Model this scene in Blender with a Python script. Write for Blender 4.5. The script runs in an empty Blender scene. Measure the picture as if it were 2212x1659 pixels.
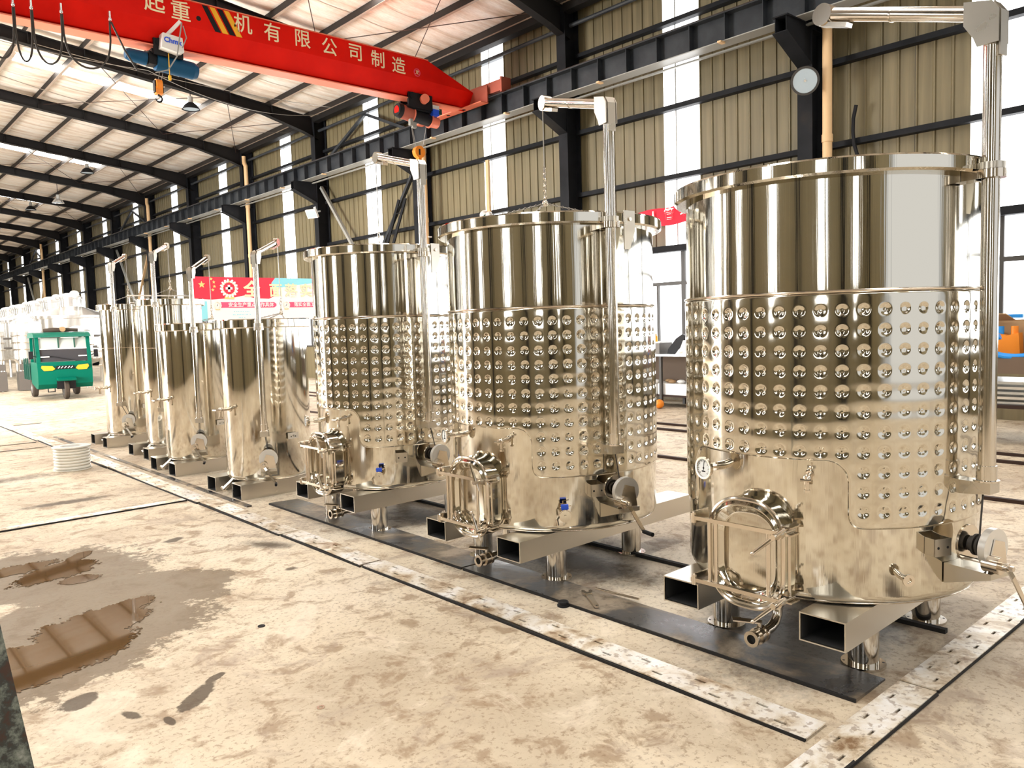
import bpy, math, random
import numpy as np
from mathutils import Matrix, Vector
random.seed(7); np.random.seed(7)
S = bpy.context.scene
COL = S.collection
PI = math.pi
rad = math.radians

# ------------------------------------------------------------------ camera
F_PX, W_PX = 1691.99, 2212.0
def cam_rows(yaw, pitch, roll):
    f = Vector((math.sin(yaw)*math.cos(pitch), math.cos(yaw)*math.cos(pitch), math.sin(pitch)))
    r = Vector((math.cos(yaw), -math.sin(yaw), 0)); d = f.cross(r)
    c, s = math.cos(roll), math.sin(roll)
    return c*r + s*d, -s*r + c*d, f
cr, cd, cf = cam_rows(rad(42.02514534), rad(-4.27638794), rad(1.74787261))
cam = bpy.data.cameras.new('camera'); cam.sensor_fit = 'HORIZONTAL'; cam.sensor_width = 36.0
cam.lens = F_PX/W_PX*36.0; cam.clip_start = 0.05; cam.clip_end = 400
camo = bpy.data.objects.new('camera', cam); COL.objects.link(camo)
cu, cb = -cd, -cf
camo.matrix_world = Matrix(((cr.x, cu.x, cb.x, 0), (cr.y, cu.y, cb.y, 0), (cr.z, cu.z, cb.z, 1.6), (0, 0, 0, 1)))
S.camera = camo

# ------------------------------------------------------------------ world, light, exposure
WIN_E, SKY_E, STRIP_E = 2.6, 18.0, 3.2
w = bpy.data.worlds.new('sky'); S.world = w; w.use_nodes = True
bg = w.node_tree.nodes['Background']; bg.inputs[0].default_value = (0.93, 0.96, 1.0, 1); bg.inputs[1].default_value = 0.4
S.view_settings.view_transform = 'Standard'; S.view_settings.look = 'None'
S.view_settings.exposure = 0.76; S.view_settings.gamma = 1.0; S.view_settings.use_curve_mapping = False
S.cycles.use_denoising = True
S.cycles.max_bounces = 8; S.cycles.diffuse_bounces = 4; S.cycles.glossy_bounces = 5
S.cycles.caustics_reflective = False; S.cycles.caustics_refractive = False
S.cycles.sample_clamp_indirect = 12.0
def area(name, loc, size, rot, energy, col=(1, 1, 1)):
    l = bpy.data.lights.new(name, 'AREA'); l.shape = 'RECTANGLE'; l.size, l.size_y = size; l.energy = energy; l.color = col
    o = bpy.data.objects.new(name, l); COL.objects.link(o); o.location = loc; o.rotation_euler = rot
    return o
# added fill lamps at assumed, unseen openings in the left wall and near gable
area('door_fill_lamp', (-4.85, 19.4, 2.6), (7.6, 5.0), (0, rad(-90), 0), 3600, (1, .98, .95))
area('gable_fill_lamp', (4.0, -9.9, 2.8), (9.0, 5.2), (rad(90), 0, 0), 30, (1, .97, .93))

# ------------------------------------------------------------------ materials
def mat(name, col=(.8, .8, .8), rough=.5, metal=0.0, emit=None, es=0.0, spec=None):
    m = bpy.data.materials.new(name); m.use_nodes = True
    b = m.node_tree.nodes['Principled BSDF']
    b.inputs['Base Color'].default_value = (*col, 1); b.inputs['Roughness'].default_value = rough
    b.inputs['Metallic'].default_value = metal
    if spec is not None: b.inputs['Specular IOR Level'].default_value = spec
    if emit is not None:
        b.inputs['Emission Color'].default_value = (*emit, 1); b.inputs['Emission Strength'].default_value = es
    return m
class G:
    """small node helper"""
    def __init__(s, m): s.m = m; s.t = m.node_tree; s.b = s.t.nodes['Principled BSDF']; s.co = s.t.nodes.new('ShaderNodeTexCoord')
    def new(s, k, **kw):
        n = s.t.nodes.new(k)
        for a, v in kw.items(): setattr(n, a, v)
        return n
    def link(s, a, b): s.t.links.new(a, b)
    def pos(s, kind='Object'): return s.co.outputs[kind]
    def geo(s):
        return s.new('ShaderNodeNewGeometry').outputs['Position']
    def mapv(s, v, scale=(1, 1, 1), loc=(0, 0, 0), rot=(0, 0, 0)):
        n = s.new('ShaderNodeMapping'); n.inputs['Scale'].default_value = scale; n.inputs['Location'].default_value = loc
        n.inputs['Rotation'].default_value = rot; s.link(v, n.inputs['Vector']); return n.outputs[0]
    def noise(s, v, scale=5, detail=4, rough=.55, dist=0):
        n = s.new('ShaderNodeTexNoise'); n.inputs['Scale'].default_value = scale; n.inputs['Detail'].default_value = detail
        n.inputs['Roughness'].default_value = rough; n.inputs['Distortion'].default_value = dist
        s.link(v, n.inputs['Vector']); return n.outputs[0]
    def ramp(s, f, stops):
        n = s.new('ShaderNodeValToRGB'); e = n.color_ramp.elements
        while len(e) < len(stops): e.new(.5)
        for i, (p, c) in enumerate(stops):
            e[i].position = p; e[i].color = (*c, 1) if len(c) == 3 else c
        s.link(f, n.inputs[0]); return n.outputs[0]
    def mix(s, f, a, b, mode='MIX'):
        n = s.new('ShaderNodeMix', data_type='RGBA', blend_type=mode)
        for i, v in ((0, f), (6, a), (7, b)):
            if hasattr(v, 'is_output'): s.link(v, n.inputs[i])
            elif i == 0: n.inputs[0].default_value = v
            else: n.inputs[i].default_value = (*v, 1)
        return n.outputs[2]
    def math(s, op, a, b=None, c=None):
        n = s.new('ShaderNodeMath', operation=op)
        for i, v in enumerate((a, b, c)):
            if v is None: continue
            if hasattr(v, 'is_output'): s.link(v, n.inputs[i])
            else: n.inputs[i].default_value = v
        return n.outputs[0]
    def bump(s, h, strength=.2, dist=.01):
        n = s.new('ShaderNodeBump'); n.inputs['Strength'].default_value = strength; n.inputs['Distance'].default_value = dist
        s.link(h, n.inputs['Height']); s.link(n.outputs[0], s.b.inputs['Normal'])
    def color(s, c): s.link(c, s.b.inputs['Base Color'])
    def rough(s, c): s.link(c, s.b.inputs['Roughness'])
    def smooth(s, v, a, b):
        n = s.new('ShaderNodeMapRange', interpolation_type='SMOOTHSTEP'); s.link(v, n.inputs[0])
        n.inputs[1].default_value = a; n.inputs[2].default_value = b; return n.outputs[0]

def steel(name, col, r0, r1, streak=.03, sc=60):
    m = mat(name, col, r0, 1.0); g = G(m)
    v = g.mapv(g.pos(), (1, 1, .008)); n = g.noise(v, sc, 3, .6)
    n2 = g.noise(g.pos(), 3, 3)
    g.rough(g.math('ADD', g.math('MULTIPLY', n2, r1-r0), r0))
    if streak: g.bump(n, streak, .004)
    return m
M = {}
M['steel'] = steel('polished_stainless', (.66, .625, .545), .05, .09, .10)
M['jacket'] = steel('jacket_stainless', (.65, .61, .525), .06, .12, .015)
M['brushed'] = steel('brushed_stainless', (.60, .56, .49), .22, .38, .05, 40)
M['pipe_steel'] = steel('pipe_stainless', (.66, .62, .56), .08, .16, 0)
M['fitting'] = mat('bright_fitting_metal', (.68, .61, .52), .16, 1.0)
M['dark_in'] = mat('inside_shade', (.02, .02, .02), .7)  # near-black shade painted inside tubes and the valve mouth
M['black'] = mat('black_plastic', (.012, .012, .014), .5, spec=.2)
M['rubber'] = mat('rubber', (.02, .02, .02), .8)
M['wire'] = mat('steel_wire', (.35, .33, .3), .35, 1.0)
M['darkwire'] = mat('dark_cable', (.04, .035, .03), .6)
M['dial'] = mat('dial_white', (.85, .88, .88), .3)
M['blue_h'] = mat('blue_lever', (.02, .10, .75), .35)
M['white'] = mat('white_paint', (.86, .86, .84), .4)
M['disc'] = mat('winch_white_disc', (.74, .72, .68), .3, .5)
M['orange'] = mat('orange_paint', (.90, .28, .02), .4)
M['blue_m'] = mat('blue_motor', (.006, .07, .16), .4, spec=.2)
M['cream'] = mat('cream_letter', (.95, .85, .55), .5)
M['yellow'] = mat('yellow_paint', (.95, .50, .02), .5)
M['cardboard'] = mat('cardboard', (.42, .27, .14), .8)
M['blue_p'] = mat('blue_plastic', (.02, .30, .85), .35)
M['redcloth'] = mat('red_cloth', (.75, .02, .05), .8)
M['dark_steel'] = mat('dark_structural_steel', (.022, .023, .026), .6, spec=.15)
g = G(M['dark_steel']); n = g.noise(g.geo(), 1.7, 5)
g.color(g.ramp(n, [(.3, (.006, .007, .009)), (.6, (.014, .015, .018)), (.8, (.030, .027, .024))]))
M['rafter'] = mat('rafter_steel', (.010, .009, .009), .6, spec=.2)
M['girder'] = mat('runway_steel', (.045, .05, .055), .5, spec=.25)
g = G(M['girder']); n = g.noise(g.geo(), 2.2, 5)
g.color(g.ramp(n, [(.3, (.018, .021, .026)), (.7, (.045, .050, .056))]))
M['flange'] = mat('pale_flange_steel', (.30, .30, .28), .4)
M['rail'] = mat('rusty_rail', (.045, .026, .020), .6, spec=.2)
M['purlin'] = mat('purlin_steel', (.022, .018, .016), .6, spec=.2)
M['purlin_edge'] = mat('purlin_lip_steel', (.42, .33, .26), .45)
M['wall'] = mat('olive_brown_cladding', (.30, .24, .15), .5)
g = G(M['wall']); v = g.mapv(g.geo(), (1, 6, .25)); n = g.noise(v, 1.6, 5); n2 = g.noise(g.geo(), .35, 3)
c = g.ramp(n, [(.3, (.130, .100, .050)), (.55, (.195, .153, .080)), (.75, (.26, .212, .118))])
g.color(g.mix(g.math('MULTIPLY', n2, .5), c, (.18, .172, .10)))
M['foil'] = mat('roof_insulation_foil', (.80, .72, .63), .42)
g = G(M['foil'])
p = g.geo(); v = g.mapv(p, (.3, 2.5, 1)); n = g.noise(v, 1.4, 5, .6, .4); n2 = g.noise(g.mapv(p, (9, 45, 1)), 1, 2)
c = g.ramp(n, [(.34, (.66, .53, .42)), (.48, (.88, .79, .70)), (.62, (.96, .93, .88))])
g.color(g.mix(.22, c, g.ramp(n2, [(.35, (.40, .30, .22)), (.6, (1, .95, .9))]), 'MULTIPLY'))
g.bump(g.noise(g.mapv(p, (2, 14, 1)), 2.2, 4), .35, .03)
def glow(name, col, e):
    m = bpy.data.materials.new(name); m.use_nodes = True
    b = m.node_tree.nodes['Principled BSDF']; b.inputs['Base Color'].default_value = (.9, .9, .9, 1); b.inputs['Roughness'].default_value = .6
    b.inputs['Emission Color'].default_value = (*col, 1); b.inputs['Emission Strength'].default_value = e
    return m
M['strip'] = glow('daylit_wall_strip', (.97, .985, 1), STRIP_E)
M['roofsky'] = glow('daylit_roof_sheet', (1, .985, .95), SKY_E)
M['pane'] = glow('daylit_window_pane', (.95, .975, 1), WIN_E)
M['frame'] = mat('window_frame', (.05, .045, .04), .5)
M['tanpipe'] = mat('tan_downpipe', (.74, .50, .27), .45)
M['red'] = mat('crane_red', (.60, .012, .006), .45, spec=.08)
g = G(M['red']); n = g.noise(g.geo(), 1.3, 4)
g.color(g.ramp(n, [(.3, (.66, .008, .004)), (.7, (.84, .014, .006))]))
M['redlight'] = mat('crane_flange_pink', (.85, .22, .13), .4)
M['rustred'] = mat('carriage_faded_red', (.38, .085, .05), .6)
M['green'] = mat('trike_green', (.0, .12, .078), .4, spec=.12)
M['darkgreen'] = mat('trike_dark_green', (.01, .07, .05), .4)
M['amber'] = mat('amber_lamp', (.95, .40, .03), .2)
M['glassdark'] = mat('dark_glass', (.05, .05, .055), .06)
M['glassmid'] = mat('windscreen_upper', (.42, .47, .45), .12)
M['tyre'] = mat('dusty_tyre', (.05, .036, .025), .85)
M['bgsteel'] = mat('far_stainless', (.90, .89, .86), .22, .8)
M['bggrey'] = mat('far_grey_box', (.16, .145, .13), .5, .3)
M['bgwhite'] = mat('far_white_film', (.92, .92, .90), .45)
# ---- concrete floor
M['floor'] = mat('concrete_floor', (.55, .42, .29), .6, spec=.25)
g = G(M['floor']); p = g.geo()
n1 = g.noise(p, .55, 6, .6, .3); n2 = g.noise(p, 5.5, 8, .68, .5); n3 = g.noise(p, 38, 5, .7); n4 = g.noise(p, 2.1, 7, .7, .8)
c = g.ramp(n1, [(.34, (.48, .395, .285)), (.50, (.66, .56, .415)), (.66, (.76, .67, .53))])
c = g.mix(g.math('MULTIPLY', g.smooth(n2, .50, .63), .75), c, (.30, .205, .125))
c = g.mix(g.math('MULTIPLY', g.smooth(n3, .52, .64), .6), c, (.24, .155, .09))
c = g.mix(g.math('MULTIPLY', g.smooth(n4, .53, .66), .6), c, (.33, .25, .19))
c = g.mix(g.math('MULTIPLY', g.smooth(n4, .47, .34), .6), c, (.78, .68, .54))
sep = g.new('ShaderNodeSeparateXYZ'); g.link(p, sep.inputs[0])
wn = g.math('MULTIPLY', g.math('SUBTRACT', g.noise(p, 2.6, 5, .6), .5), 1.0)
wf = g.math('MULTIPLY', g.math('SUBTRACT', g.noise(p, 16, 6, .7), .5), .9)
def blob(cx, cy, rx, ry, ang=0.0, soft=.35):
    dx = g.math('SUBTRACT', sep.outputs[0], cx); dy = g.math('SUBTRACT', sep.outputs[1], cy)
    ca, sa = math.cos(ang), math.sin(ang)
    u = g.math('DIVIDE', g.math('ADD', g.math('MULTIPLY', dx, ca), g.math('MULTIPLY', dy, sa)), rx)
    v_ = g.math('DIVIDE', g.math('SUBTRACT', g.math('MULTIPLY', dy, ca), g.math('MULTIPLY', dx, sa)), ry)
    d = g.math('SQRT', g.math('ADD', g.math('MULTIPLY', u, u), g.math('MULTIPLY', v_, v_)))
    d = g.math('ADD', d, g.math('ADD', wn, wf))
    return g.smooth(d, 1.0, 1.0-soft)
wet = None
for b_ in [(1.10, 5.95, .74, .88, 0, .14), (.92, 4.75, .98, .74, .75, .12), (1.60, 5.15, .42, .5, .5, .14), (.35, 5.3, .6, 1.3, 0, .2)]:
    k = blob(*b_); wet = k if wet is None else g.math('MAXIMUM', wet, k)
dry = blob(.62, 5.42, .30, .16, .3, .3)
wet = g.math('MULTIPLY', wet, g.math('SUBTRACT', 1.0, dry))
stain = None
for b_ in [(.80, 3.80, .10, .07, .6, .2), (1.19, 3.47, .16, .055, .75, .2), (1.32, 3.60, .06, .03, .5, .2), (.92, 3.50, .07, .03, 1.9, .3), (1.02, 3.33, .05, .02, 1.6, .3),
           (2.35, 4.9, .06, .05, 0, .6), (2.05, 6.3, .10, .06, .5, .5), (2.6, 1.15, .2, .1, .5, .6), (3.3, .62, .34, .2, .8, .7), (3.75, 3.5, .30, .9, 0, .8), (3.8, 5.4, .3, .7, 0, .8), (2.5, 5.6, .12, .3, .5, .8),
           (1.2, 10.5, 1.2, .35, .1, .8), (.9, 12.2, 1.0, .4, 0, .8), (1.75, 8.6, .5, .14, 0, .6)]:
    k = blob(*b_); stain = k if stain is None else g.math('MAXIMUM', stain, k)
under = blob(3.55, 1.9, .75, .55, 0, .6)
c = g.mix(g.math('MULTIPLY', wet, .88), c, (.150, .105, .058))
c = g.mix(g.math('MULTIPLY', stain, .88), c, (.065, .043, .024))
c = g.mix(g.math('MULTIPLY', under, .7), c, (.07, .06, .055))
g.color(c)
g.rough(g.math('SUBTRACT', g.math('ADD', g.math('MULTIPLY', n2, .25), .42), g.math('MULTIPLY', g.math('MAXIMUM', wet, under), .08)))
g.bump(g.math('ADD', g.math('MULTIPLY', n3, .5), n2), .25, .006)
# ---- worn pale strip, dark plate
M['stripm'] = mat('worn_galvanised_strip', (.7, .62, .5), .4, .25)
g = G(M['stripm']); p = g.geo(); n = g.noise(p, 4.5, 7, .65, .4); n2 = g.noise(p, 30, 4)
c = g.ramp(n, [(.33, (.28, .17, .09)), (.41, (.62, .50, .35)), (.50, (.86, .79, .68)), (.62, (.97, .94, .90))])
g.color(g.mix(g.math('MULTIPLY', g.smooth(n2, .54, .64), .6), c, (.30, .2, .12))); g.bump(n, .2, .01)
M['plate'] = mat('dark_floor_plate', (.05, .047, .045), .35, .3)
g = G(M['plate']); p = g.geo(); n = g.noise(p, 2.2, 7, .65, .4); n2 = g.noise(p, 25, 4)
c = g.ramp(n, [(.38, (.03, .03, .033)), (.46, (.065, .06, .058)), (.53, (.19, .15, .105)), (.62, (.42, .34, .25))])
g.color(g.mix(g.math('MULTIPLY', g.smooth(n2, .55, .7), .4), c, (.03, .025, .02)))
g.rough(g.ramp(n, [(.35, (.22, .22, .22)), (.6, (.5, .5, .5))])); g.bump(n2, .2, .004)
M['groove'] = mat('groove_dark', (.012, .01, .009), .9)  # also colours the painted shadow gaps of the floor strips
M['puddle'] = mat('puddle_water', (.12, .065, .025), .03, 0, spec=.5)
M['oldpaint'] = mat('chipped_green_grey_paint', (.2, .25, .2), .5)
g = G(M['oldpaint']); n = g.noise(g.geo(), 14, 6, .7)
g.color(g.ramp(n, [(.40, (.05, .02, .01)), (.47, (.03, .035, .03)), (.54, (.16, .18, .15)), (.64, (.36, .37, .33))]))
M['brownboard'] = mat('brown_board', (.16, .11, .075), .7)
M['clearhose'] = mat('clear_hose', (.88, .86, .78), .25)
M['boardred'] = mat('banner_red', (.80, .03, .07), .5)
M['boardwhite'] = mat('banner_white', (.92, .93, .93), .5)
M['boardcyan'] = mat('banner_cyan', (.30, .78, .90), .5)
M['boardpink'] = mat('banner_pink', (.82, .10, .22), .5)
M['gold'] = mat('banner_gold', (.95, .70, .25), .5)
M['lamp_alu'] = mat('lamp_aluminium', (.75, .78, .8), .25, .9)
M['lamp_in'] = mat('lamp_reflector', (.50, .60, .68), .25, .2)

# ------------------------------------------------------------------ mesh helper
class MB:
    def __init__(s, mtx=None): s.v = []; s.f = []; s.M = mtx or Matrix.Identity(4)
    def add(s, vs, fs):
        o = len(s.v)
        for p in vs: s.v.append(tuple(s.M @ Vector(p)))
        for f in fs: s.f.append(tuple(i+o for i in f))
        return s
    def box(s, x0, x1, y0, y1, z0, z1):
        return s.add([(x0, y0, z0), (x1, y0, z0), (x1, y1, z0), (x0, y1, z0), (x0, y0, z1), (x1, y0, z1), (x1, y1, z1), (x0, y1, z1)],
                     [(0, 3, 2, 1), (4, 5, 6, 7), (0, 1, 5, 4), (1, 2, 6, 5), (2, 3, 7, 6), (3, 0, 4, 7)])
    def hexa(s, lo, hi):
        return s.add(list(lo)+list(hi), [(0, 3, 2, 1), (4, 5, 6, 7), (0, 1, 5, 4), (1, 2, 6, 5), (2, 3, 7, 6), (3, 0, 4, 7)])
    def beam(s, p0, p1, wd, ht, up=(0, 0, 1)):
        p0, p1 = Vector(p0), Vector(p1); d = (p1-p0).normalized(); u = Vector(up)
        if abs(d.dot(u)) > .98: u = Vector((1, 0, 0))
        a = d.cross(u).normalized()*wd/2; b = a.cross(d).normalized()*ht/2
        return s.hexa([p0-a-b, p0+a-b, p0+a+b, p0-a+b], [p1-a-b, p1+a-b, p1+a+b, p1-a+b])
    def cyl(s, p0, p1, r0, r1=None, n=16, cap=True):
        p0, p1 = Vector(p0), Vector(p1); r1 = r0 if r1 is None else r1
        d = (p1-p0).normalized(); u = Vector((0, 0, 1)) if abs(d.z) < .9 else Vector((1, 0, 0))
        a = d.cross(u).normalized(); b = d.cross(a)
        vs = []
        for p, r in ((p0, r0), (p1, r1)):
            for i in range(n):
                t = 2*PI*i/n; vs.append(p + a*(r*math.cos(t)) + b*(r*math.sin(t)))
        fs = [(i, (i+1) % n, n+(i+1) % n, n+i) for i in range(n)]
        if cap: fs += [tuple(range(n-1, -1, -1)), tuple(range(n, 2*n))]
        return s.add(vs, fs)
    def ring(s, p0, p1, ro, ri, n=24):
        p0, p1 = Vector(p0), Vector(p1); d = (p1-p0).normalized(); u = Vector((0, 0, 1)) if abs(d.z) < .9 else Vector((1, 0, 0))
        a = d.cross(u).normalized(); b = d.cross(a); vs = []
        for p, r in ((p0, ro), (p1, ro), (p1, ri), (p0, ri)):
            for i in range(n):
                t = 2*PI*i/n; vs.append(p + a*(r*math.cos(t)) + b*(r*math.sin(t)))
        fs = []
        for k in range(4):
            k2 = (k+1) % 4
            fs += [(k*n+i, k*n+(i+1) % n, k2*n+(i+1) % n, k2*n+i) for i in range(n)]
        return s.add(vs, fs)
    def tube(s, pts, r, n=8, closed=False):
        pts = [Vector(p) for p in pts]; m = len(pts); vs = []; prev = None
        for i, p in enumerate(pts):
            if closed: d = (pts[(i+1) % m]-pts[i-1])
            else: d = pts[min(i+1, m-1)]-pts[max(i-1, 0)]
            d.normalize()
            if prev is None:
                u = Vector((0, 0, 1)) if abs(d.z) < .9 else Vector((1, 0, 0)); a = d.cross(u).normalized()
            else:
                a = prev - d*prev.dot(d); a.normalize()
            prev = a; b = d.cross(a)
            rr = r[i] if isinstance(r, (list, tuple)) else r
            for k in range(n):
                t = 2*PI*k/n; vs.append(p + a*(rr*math.cos(t)) + b*(rr*math.sin(t)))
        fs = []
        for i in range(m if closed else m-1):
            j = (i+1) % m
            fs += [(i*n+k, i*n+(k+1) % n, j*n+(k+1) % n, j*n+k) for k in range(n)]
        if not closed: fs += [tuple(range(n-1, -1, -1)), tuple((m-1)*n+k for k in range(n))]
        return s.add(vs, fs)
    def lathe(s, prof, n=64, c=(0, 0, 0), caps=False):
        vs = []
        for r, z in prof:
            for i in range(n):
                t = 2*PI*i/n; vs.append((c[0]+r*math.cos(t), c[1]+r*math.sin(t), c[2]+z))
        fs = []
        for k in range(len(prof)-1):
            fs += [(k*n+i, k*n+(i+1) % n, (k+1)*n+(i+1) % n, (k+1)*n+i) for i in range(n)]
        if caps: fs += [tuple(range(n-1, -1, -1)), tuple((len(prof)-1)*n+i for i in range(n))]
        return s.add(vs, fs)
    def prism(s, poly, o, ux, uy, un, d):
        """polygon of (u,v) at origin o with axes ux,uy, extruded by d along un"""
        o, ux, uy, un = Vector(o), Vector(ux), Vector(uy), Vector(un); n = len(poly)
        a = [o+ux*u+uy*v for u, v in poly]; b = [p+un*d for p in a]
        return s.add(a+b, [tuple(range(n-1, -1, -1)), tuple(range(n, 2*n))] + [(i, (i+1) % n, n+(i+1) % n, n+i) for i in range(n)])
    def ball(s, c, r, n=12, sc=(1, 1, 1)):
        prof = [(r*math.sin(PI*i/n), -r*math.cos(PI*i/n)) for i in range(n+1)]
        vs = []; m = 2*n
        for rr, z in prof:
            for i in range(m):
                t = 2*PI*i/m; vs.append((c[0]+sc[0]*rr*math.cos(t), c[1]+sc[1]*rr*math.sin(t), c[2]+sc[2]*z))
        return s.add(vs, [(k*m+i, k*m+(i+1) % m, (k+1)*m+(i+1) % m, (k+1)*m+i) for k in range(n) for i in range(m)])
    def mesh(s, name, m, ang=32):
        me = bpy.data.meshes.new(name); me.from_pydata(s.v, [], s.f); me.validate(); me.update()
        if ang: 
            me.shade_smooth(); me.set_sharp_from_angle(angle=rad(ang))
        if m is not None: me.materials.append(M[m])
        return me
def fixn(me):
    import bmesh
    bm = bmesh.new(); bm.from_mesh(me); bmesh.ops.recalc_face_normals(bm, faces=bm.faces); bm.to_mesh(me); bm.free()
def obj(name, me, parent=None, label=None, loc=None, rotz=0):
    o = bpy.data.objects.new(name, me); COL.objects.link(o)
    if parent is not None: o.parent = parent
    if label: o['label'] = label
    if loc is not None: o.location = loc
    if rotz: o.rotation_euler = (0, 0, rotz)
    return o
def part(name, mb, m, parent, label=None, ang=32, fix=False, loc=None):
    me = mb.mesh(name, m, ang)
    if fix: fixn(me)
    return obj(name, me, parent, label, loc)
def thing(name, label, cat, loc=(0, 0, 0), group=None, rotz=0):
    o = bpy.data.objects.new(name, None); o.empty_display_size = .1; COL.objects.link(o); o.location = loc; o.rotation_euler = (0, 0, rotz)
    o['label'] = label; o['category'] = cat
    if group: o['group'] = group
    return o
def tag(o, label, cat, group=None):
    o['label'] = label; o['category'] = cat
    if group: o['group'] = group
    return o
def struct(name, mb, m, ang=32, label=None):
    o = part(name, mb, m, None, label, ang); o['kind'] = 'structure'; return o
def text_mesh(body, size, m, depth=.004, name='lettering', bold=0.0):
    c = bpy.data.curves.new('tmp', 'FONT'); c.body = body; c.size = size; c.align_x = 'CENTER'; c.align_y = 'CENTER'
    c.extrude = depth/2; c.offset = bold; c.resolution_u = 4
    o = bpy.data.objects.new('tmp', c); COL.objects.link(o)
    dg = bpy.context.evaluated_depsgraph_get(); me = bpy.data.meshes.new_from_object(o.evaluated_get(dg))
    bpy.data.objects.remove(o); me.name = name; me.materials.clear(); me.materials.append(M[m]); return me
def text(body, size, m, parent, mtx, name='lettering', depth=.004, bold=0.0, label=None):
    o = obj(name, text_mesh(body, size, m, depth, name, bold), parent, label); o.matrix_local = mtx; return o
def frame_m(o, ux, uy):
    ux, uy = Vector(ux).normalized(), Vector(uy); un = ux.cross(uy).normalized(); uy = un.cross(ux)
    return Matrix(((ux.x, uy.x, un.x, o[0]), (ux.y, uy.y, un.y, o[1]), (ux.z, uy.z, un.z, o[2]), (0, 0, 0, 1)))
# ================================================================== STRUCTURE
XW, XL, RIDGE = 13.0, -4.6, 4.2
Y0, BAY, KS = 6.5, 5.53, range(-3, 17)
YA, YB = Y0-3*BAY, Y0+16*BAY
def roof_z(x): return 10.10-.12*x if x >= RIDGE else 10.10-.12*RIDGE-.12*(RIDGE-x)
floor = struct('floor', MB().box(XL-.3, XW+.3, YA-.2, YB+.2, -.2, 0), 'floor', 0)
# ---- right wall: cladding sheets, daylight strips, columns, girts, braces
wall_right = struct('wall_right', MB().box(XW-.01, XW+.12, YA, YB, 0, 1.12), 'wall', 0)
def sheet_mesh(wd, z0, z1, name):
    mb = MB(); prof = []; nrib = max(1, round(wd/.232)); p = wd/nrib
    for i in range(nrib):
        y = i*p
        prof += [(y+.012, .0), (y+p-.040, .0), (y+p-.030, -.022), (y+p-.008, -.022)]
    prof = [(0, 0)]+prof+[(wd-.002, 0)]
    n = len(prof); vs = [(x, y, z) for z in (z0, z1) for y, x in prof]
    vs += [(.02, prof[0][0], z0), (.02, prof[-1][0], z0), (.02, prof[0][0], z1), (.02, prof[-1][0], z1)]
    fs = [(i, n+i, n+i+1, i+1) for i in range(n-1)] + [(2*n, 2*n+2, n, 0), (n-1, 2*n-1, 2*n+3, 2*n+1)]
    mb.add(vs, fs); return mb.mesh(name, 'wall', 0)
STRIP_W = .84
WSEG = (BAY-STRIP_W)/6
sheet_me = sheet_mesh(WSEG-.006, 3.0, 8.62, 'wall_panel')
strip_me = MB().box(.004, .02, 0, STRIP_W, 3.0, 8.02).mesh('daylight_strip', 'strip', 0)
strip2_me = MB().box(.004, .02, 0, STRIP_W, 8.10, 8.40).mesh('daylight_strip', 'strip', 0)
bar_me = MB().box(-.012, .02, -.012, .012, 3.0, 8.4).mesh('strip_bar', 'flange', 0)
for k in list(KS)[:-1]:
    yb = Y0+k*BAY; ym = yb+BAY/2
    for j in range(6):
        y = yb+j*WSEG + (STRIP_W if j >= 3 else 0)
        obj('wall_panel', sheet_me, wall_right, None, (XW+(.004 if j % 2 else 0), y+.003, 0))
    obj('daylight_strip', strip_me, wall_right, None, (XW, ym-STRIP_W/2, 0))
    obj('daylight_strip', strip2_me, wall_right, None, (XW, ym-STRIP_W/2, 0))
    obj('strip_bar', bar_me, wall_right, None, (XW, ym+.12, 0))
# columns: H section
def hcol(zt):
    mb = MB(); mb.box(-.20, .20, -.006, .006, 0, zt); mb.box(-.21, -.195, -.13, .13, 0, zt); mb.box(.195, .21, -.13, .13, 0, zt)
    for z in (6.28, 6.9): mb.box(-.195, .195, -.12, .12, z-.01, z)
    return mb
col_me = hcol(8.55).mesh('column', 'dark_steel', 0)
def bracket_mb():
    mb = MB()
    mb.prism([(0, 6.33), (-.78, 6.33), (-.78, 6.08), (0, 5.72)], (0, -.10, 0), (1, 0, 0), (0, 0, 1), (0, 1, 0), .012)
    mb.prism([(0, 6.33), (-.78, 6.33), (-.78, 6.08), (0, 5.72)], (0, .088, 0), (1, 0, 0), (0, 0, 1), (0, 1, 0), .012)
    mb.box(-.80, 0, -.13, .13, 6.315, 6.335); mb.hexa([(-.80, -.13, 6.07), (0, -.13, 5.70), (0, .13, 5.70), (-.80, .13, 6.07)], [(-.80, -.13, 6.085), (0, -.13, 5.72), (0, .13, 5.72), (-.80, .13, 6.085)])
    return mb
br_mb = bracket_mb(); br_me = br_mb.mesh('column_bracket', 'dark_steel', 0); fixn(br_me)
for k in KS:
    c = obj('column', col_me, wall_right, None, (XW-.24, Y0+k*BAY, 0))
    b = obj('column_bracket', br_me, c, None, (-.20, 0, 0))
for z, ht in ((4.40, .09), (5.73, .09), (3.02, .12), (7.35, .08)):
    for k in list(KS)[:-1]:
        y = Y0+k*BAY
        mb = MB(); mb.box(XW-.11, XW-.028, y+.13, y+BAY-.13, z-ht/2, z+ht/2-.012); mb.box(XW-.17, XW-.11, y+.13, y+BAY-.13, z-ht/2, z-ht/2+.012)
        mb.box(XW-.175, XW-.165, y+.13, y+BAY-.13, z-ht/2, z+ht/2)
        part('girt', mb, 'dark_steel', wall_right, ang=0)
for k in list(KS)[:-1]:
    y = Y0+k*BAY
    mb = MB().box(XW-.5, XW-.28, y+.13, y+BAY-.13, 8.22, 8.50)
    part('eave_beam', mb, 'rafter', wall_right, ang=0)
    part('tie_pipe', MB().cyl((XW-.28, y+.13, 7.98), (XW-.28, y+BAY-.13, 7.98), .045, n=8), 'girder', wall_right)
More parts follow.
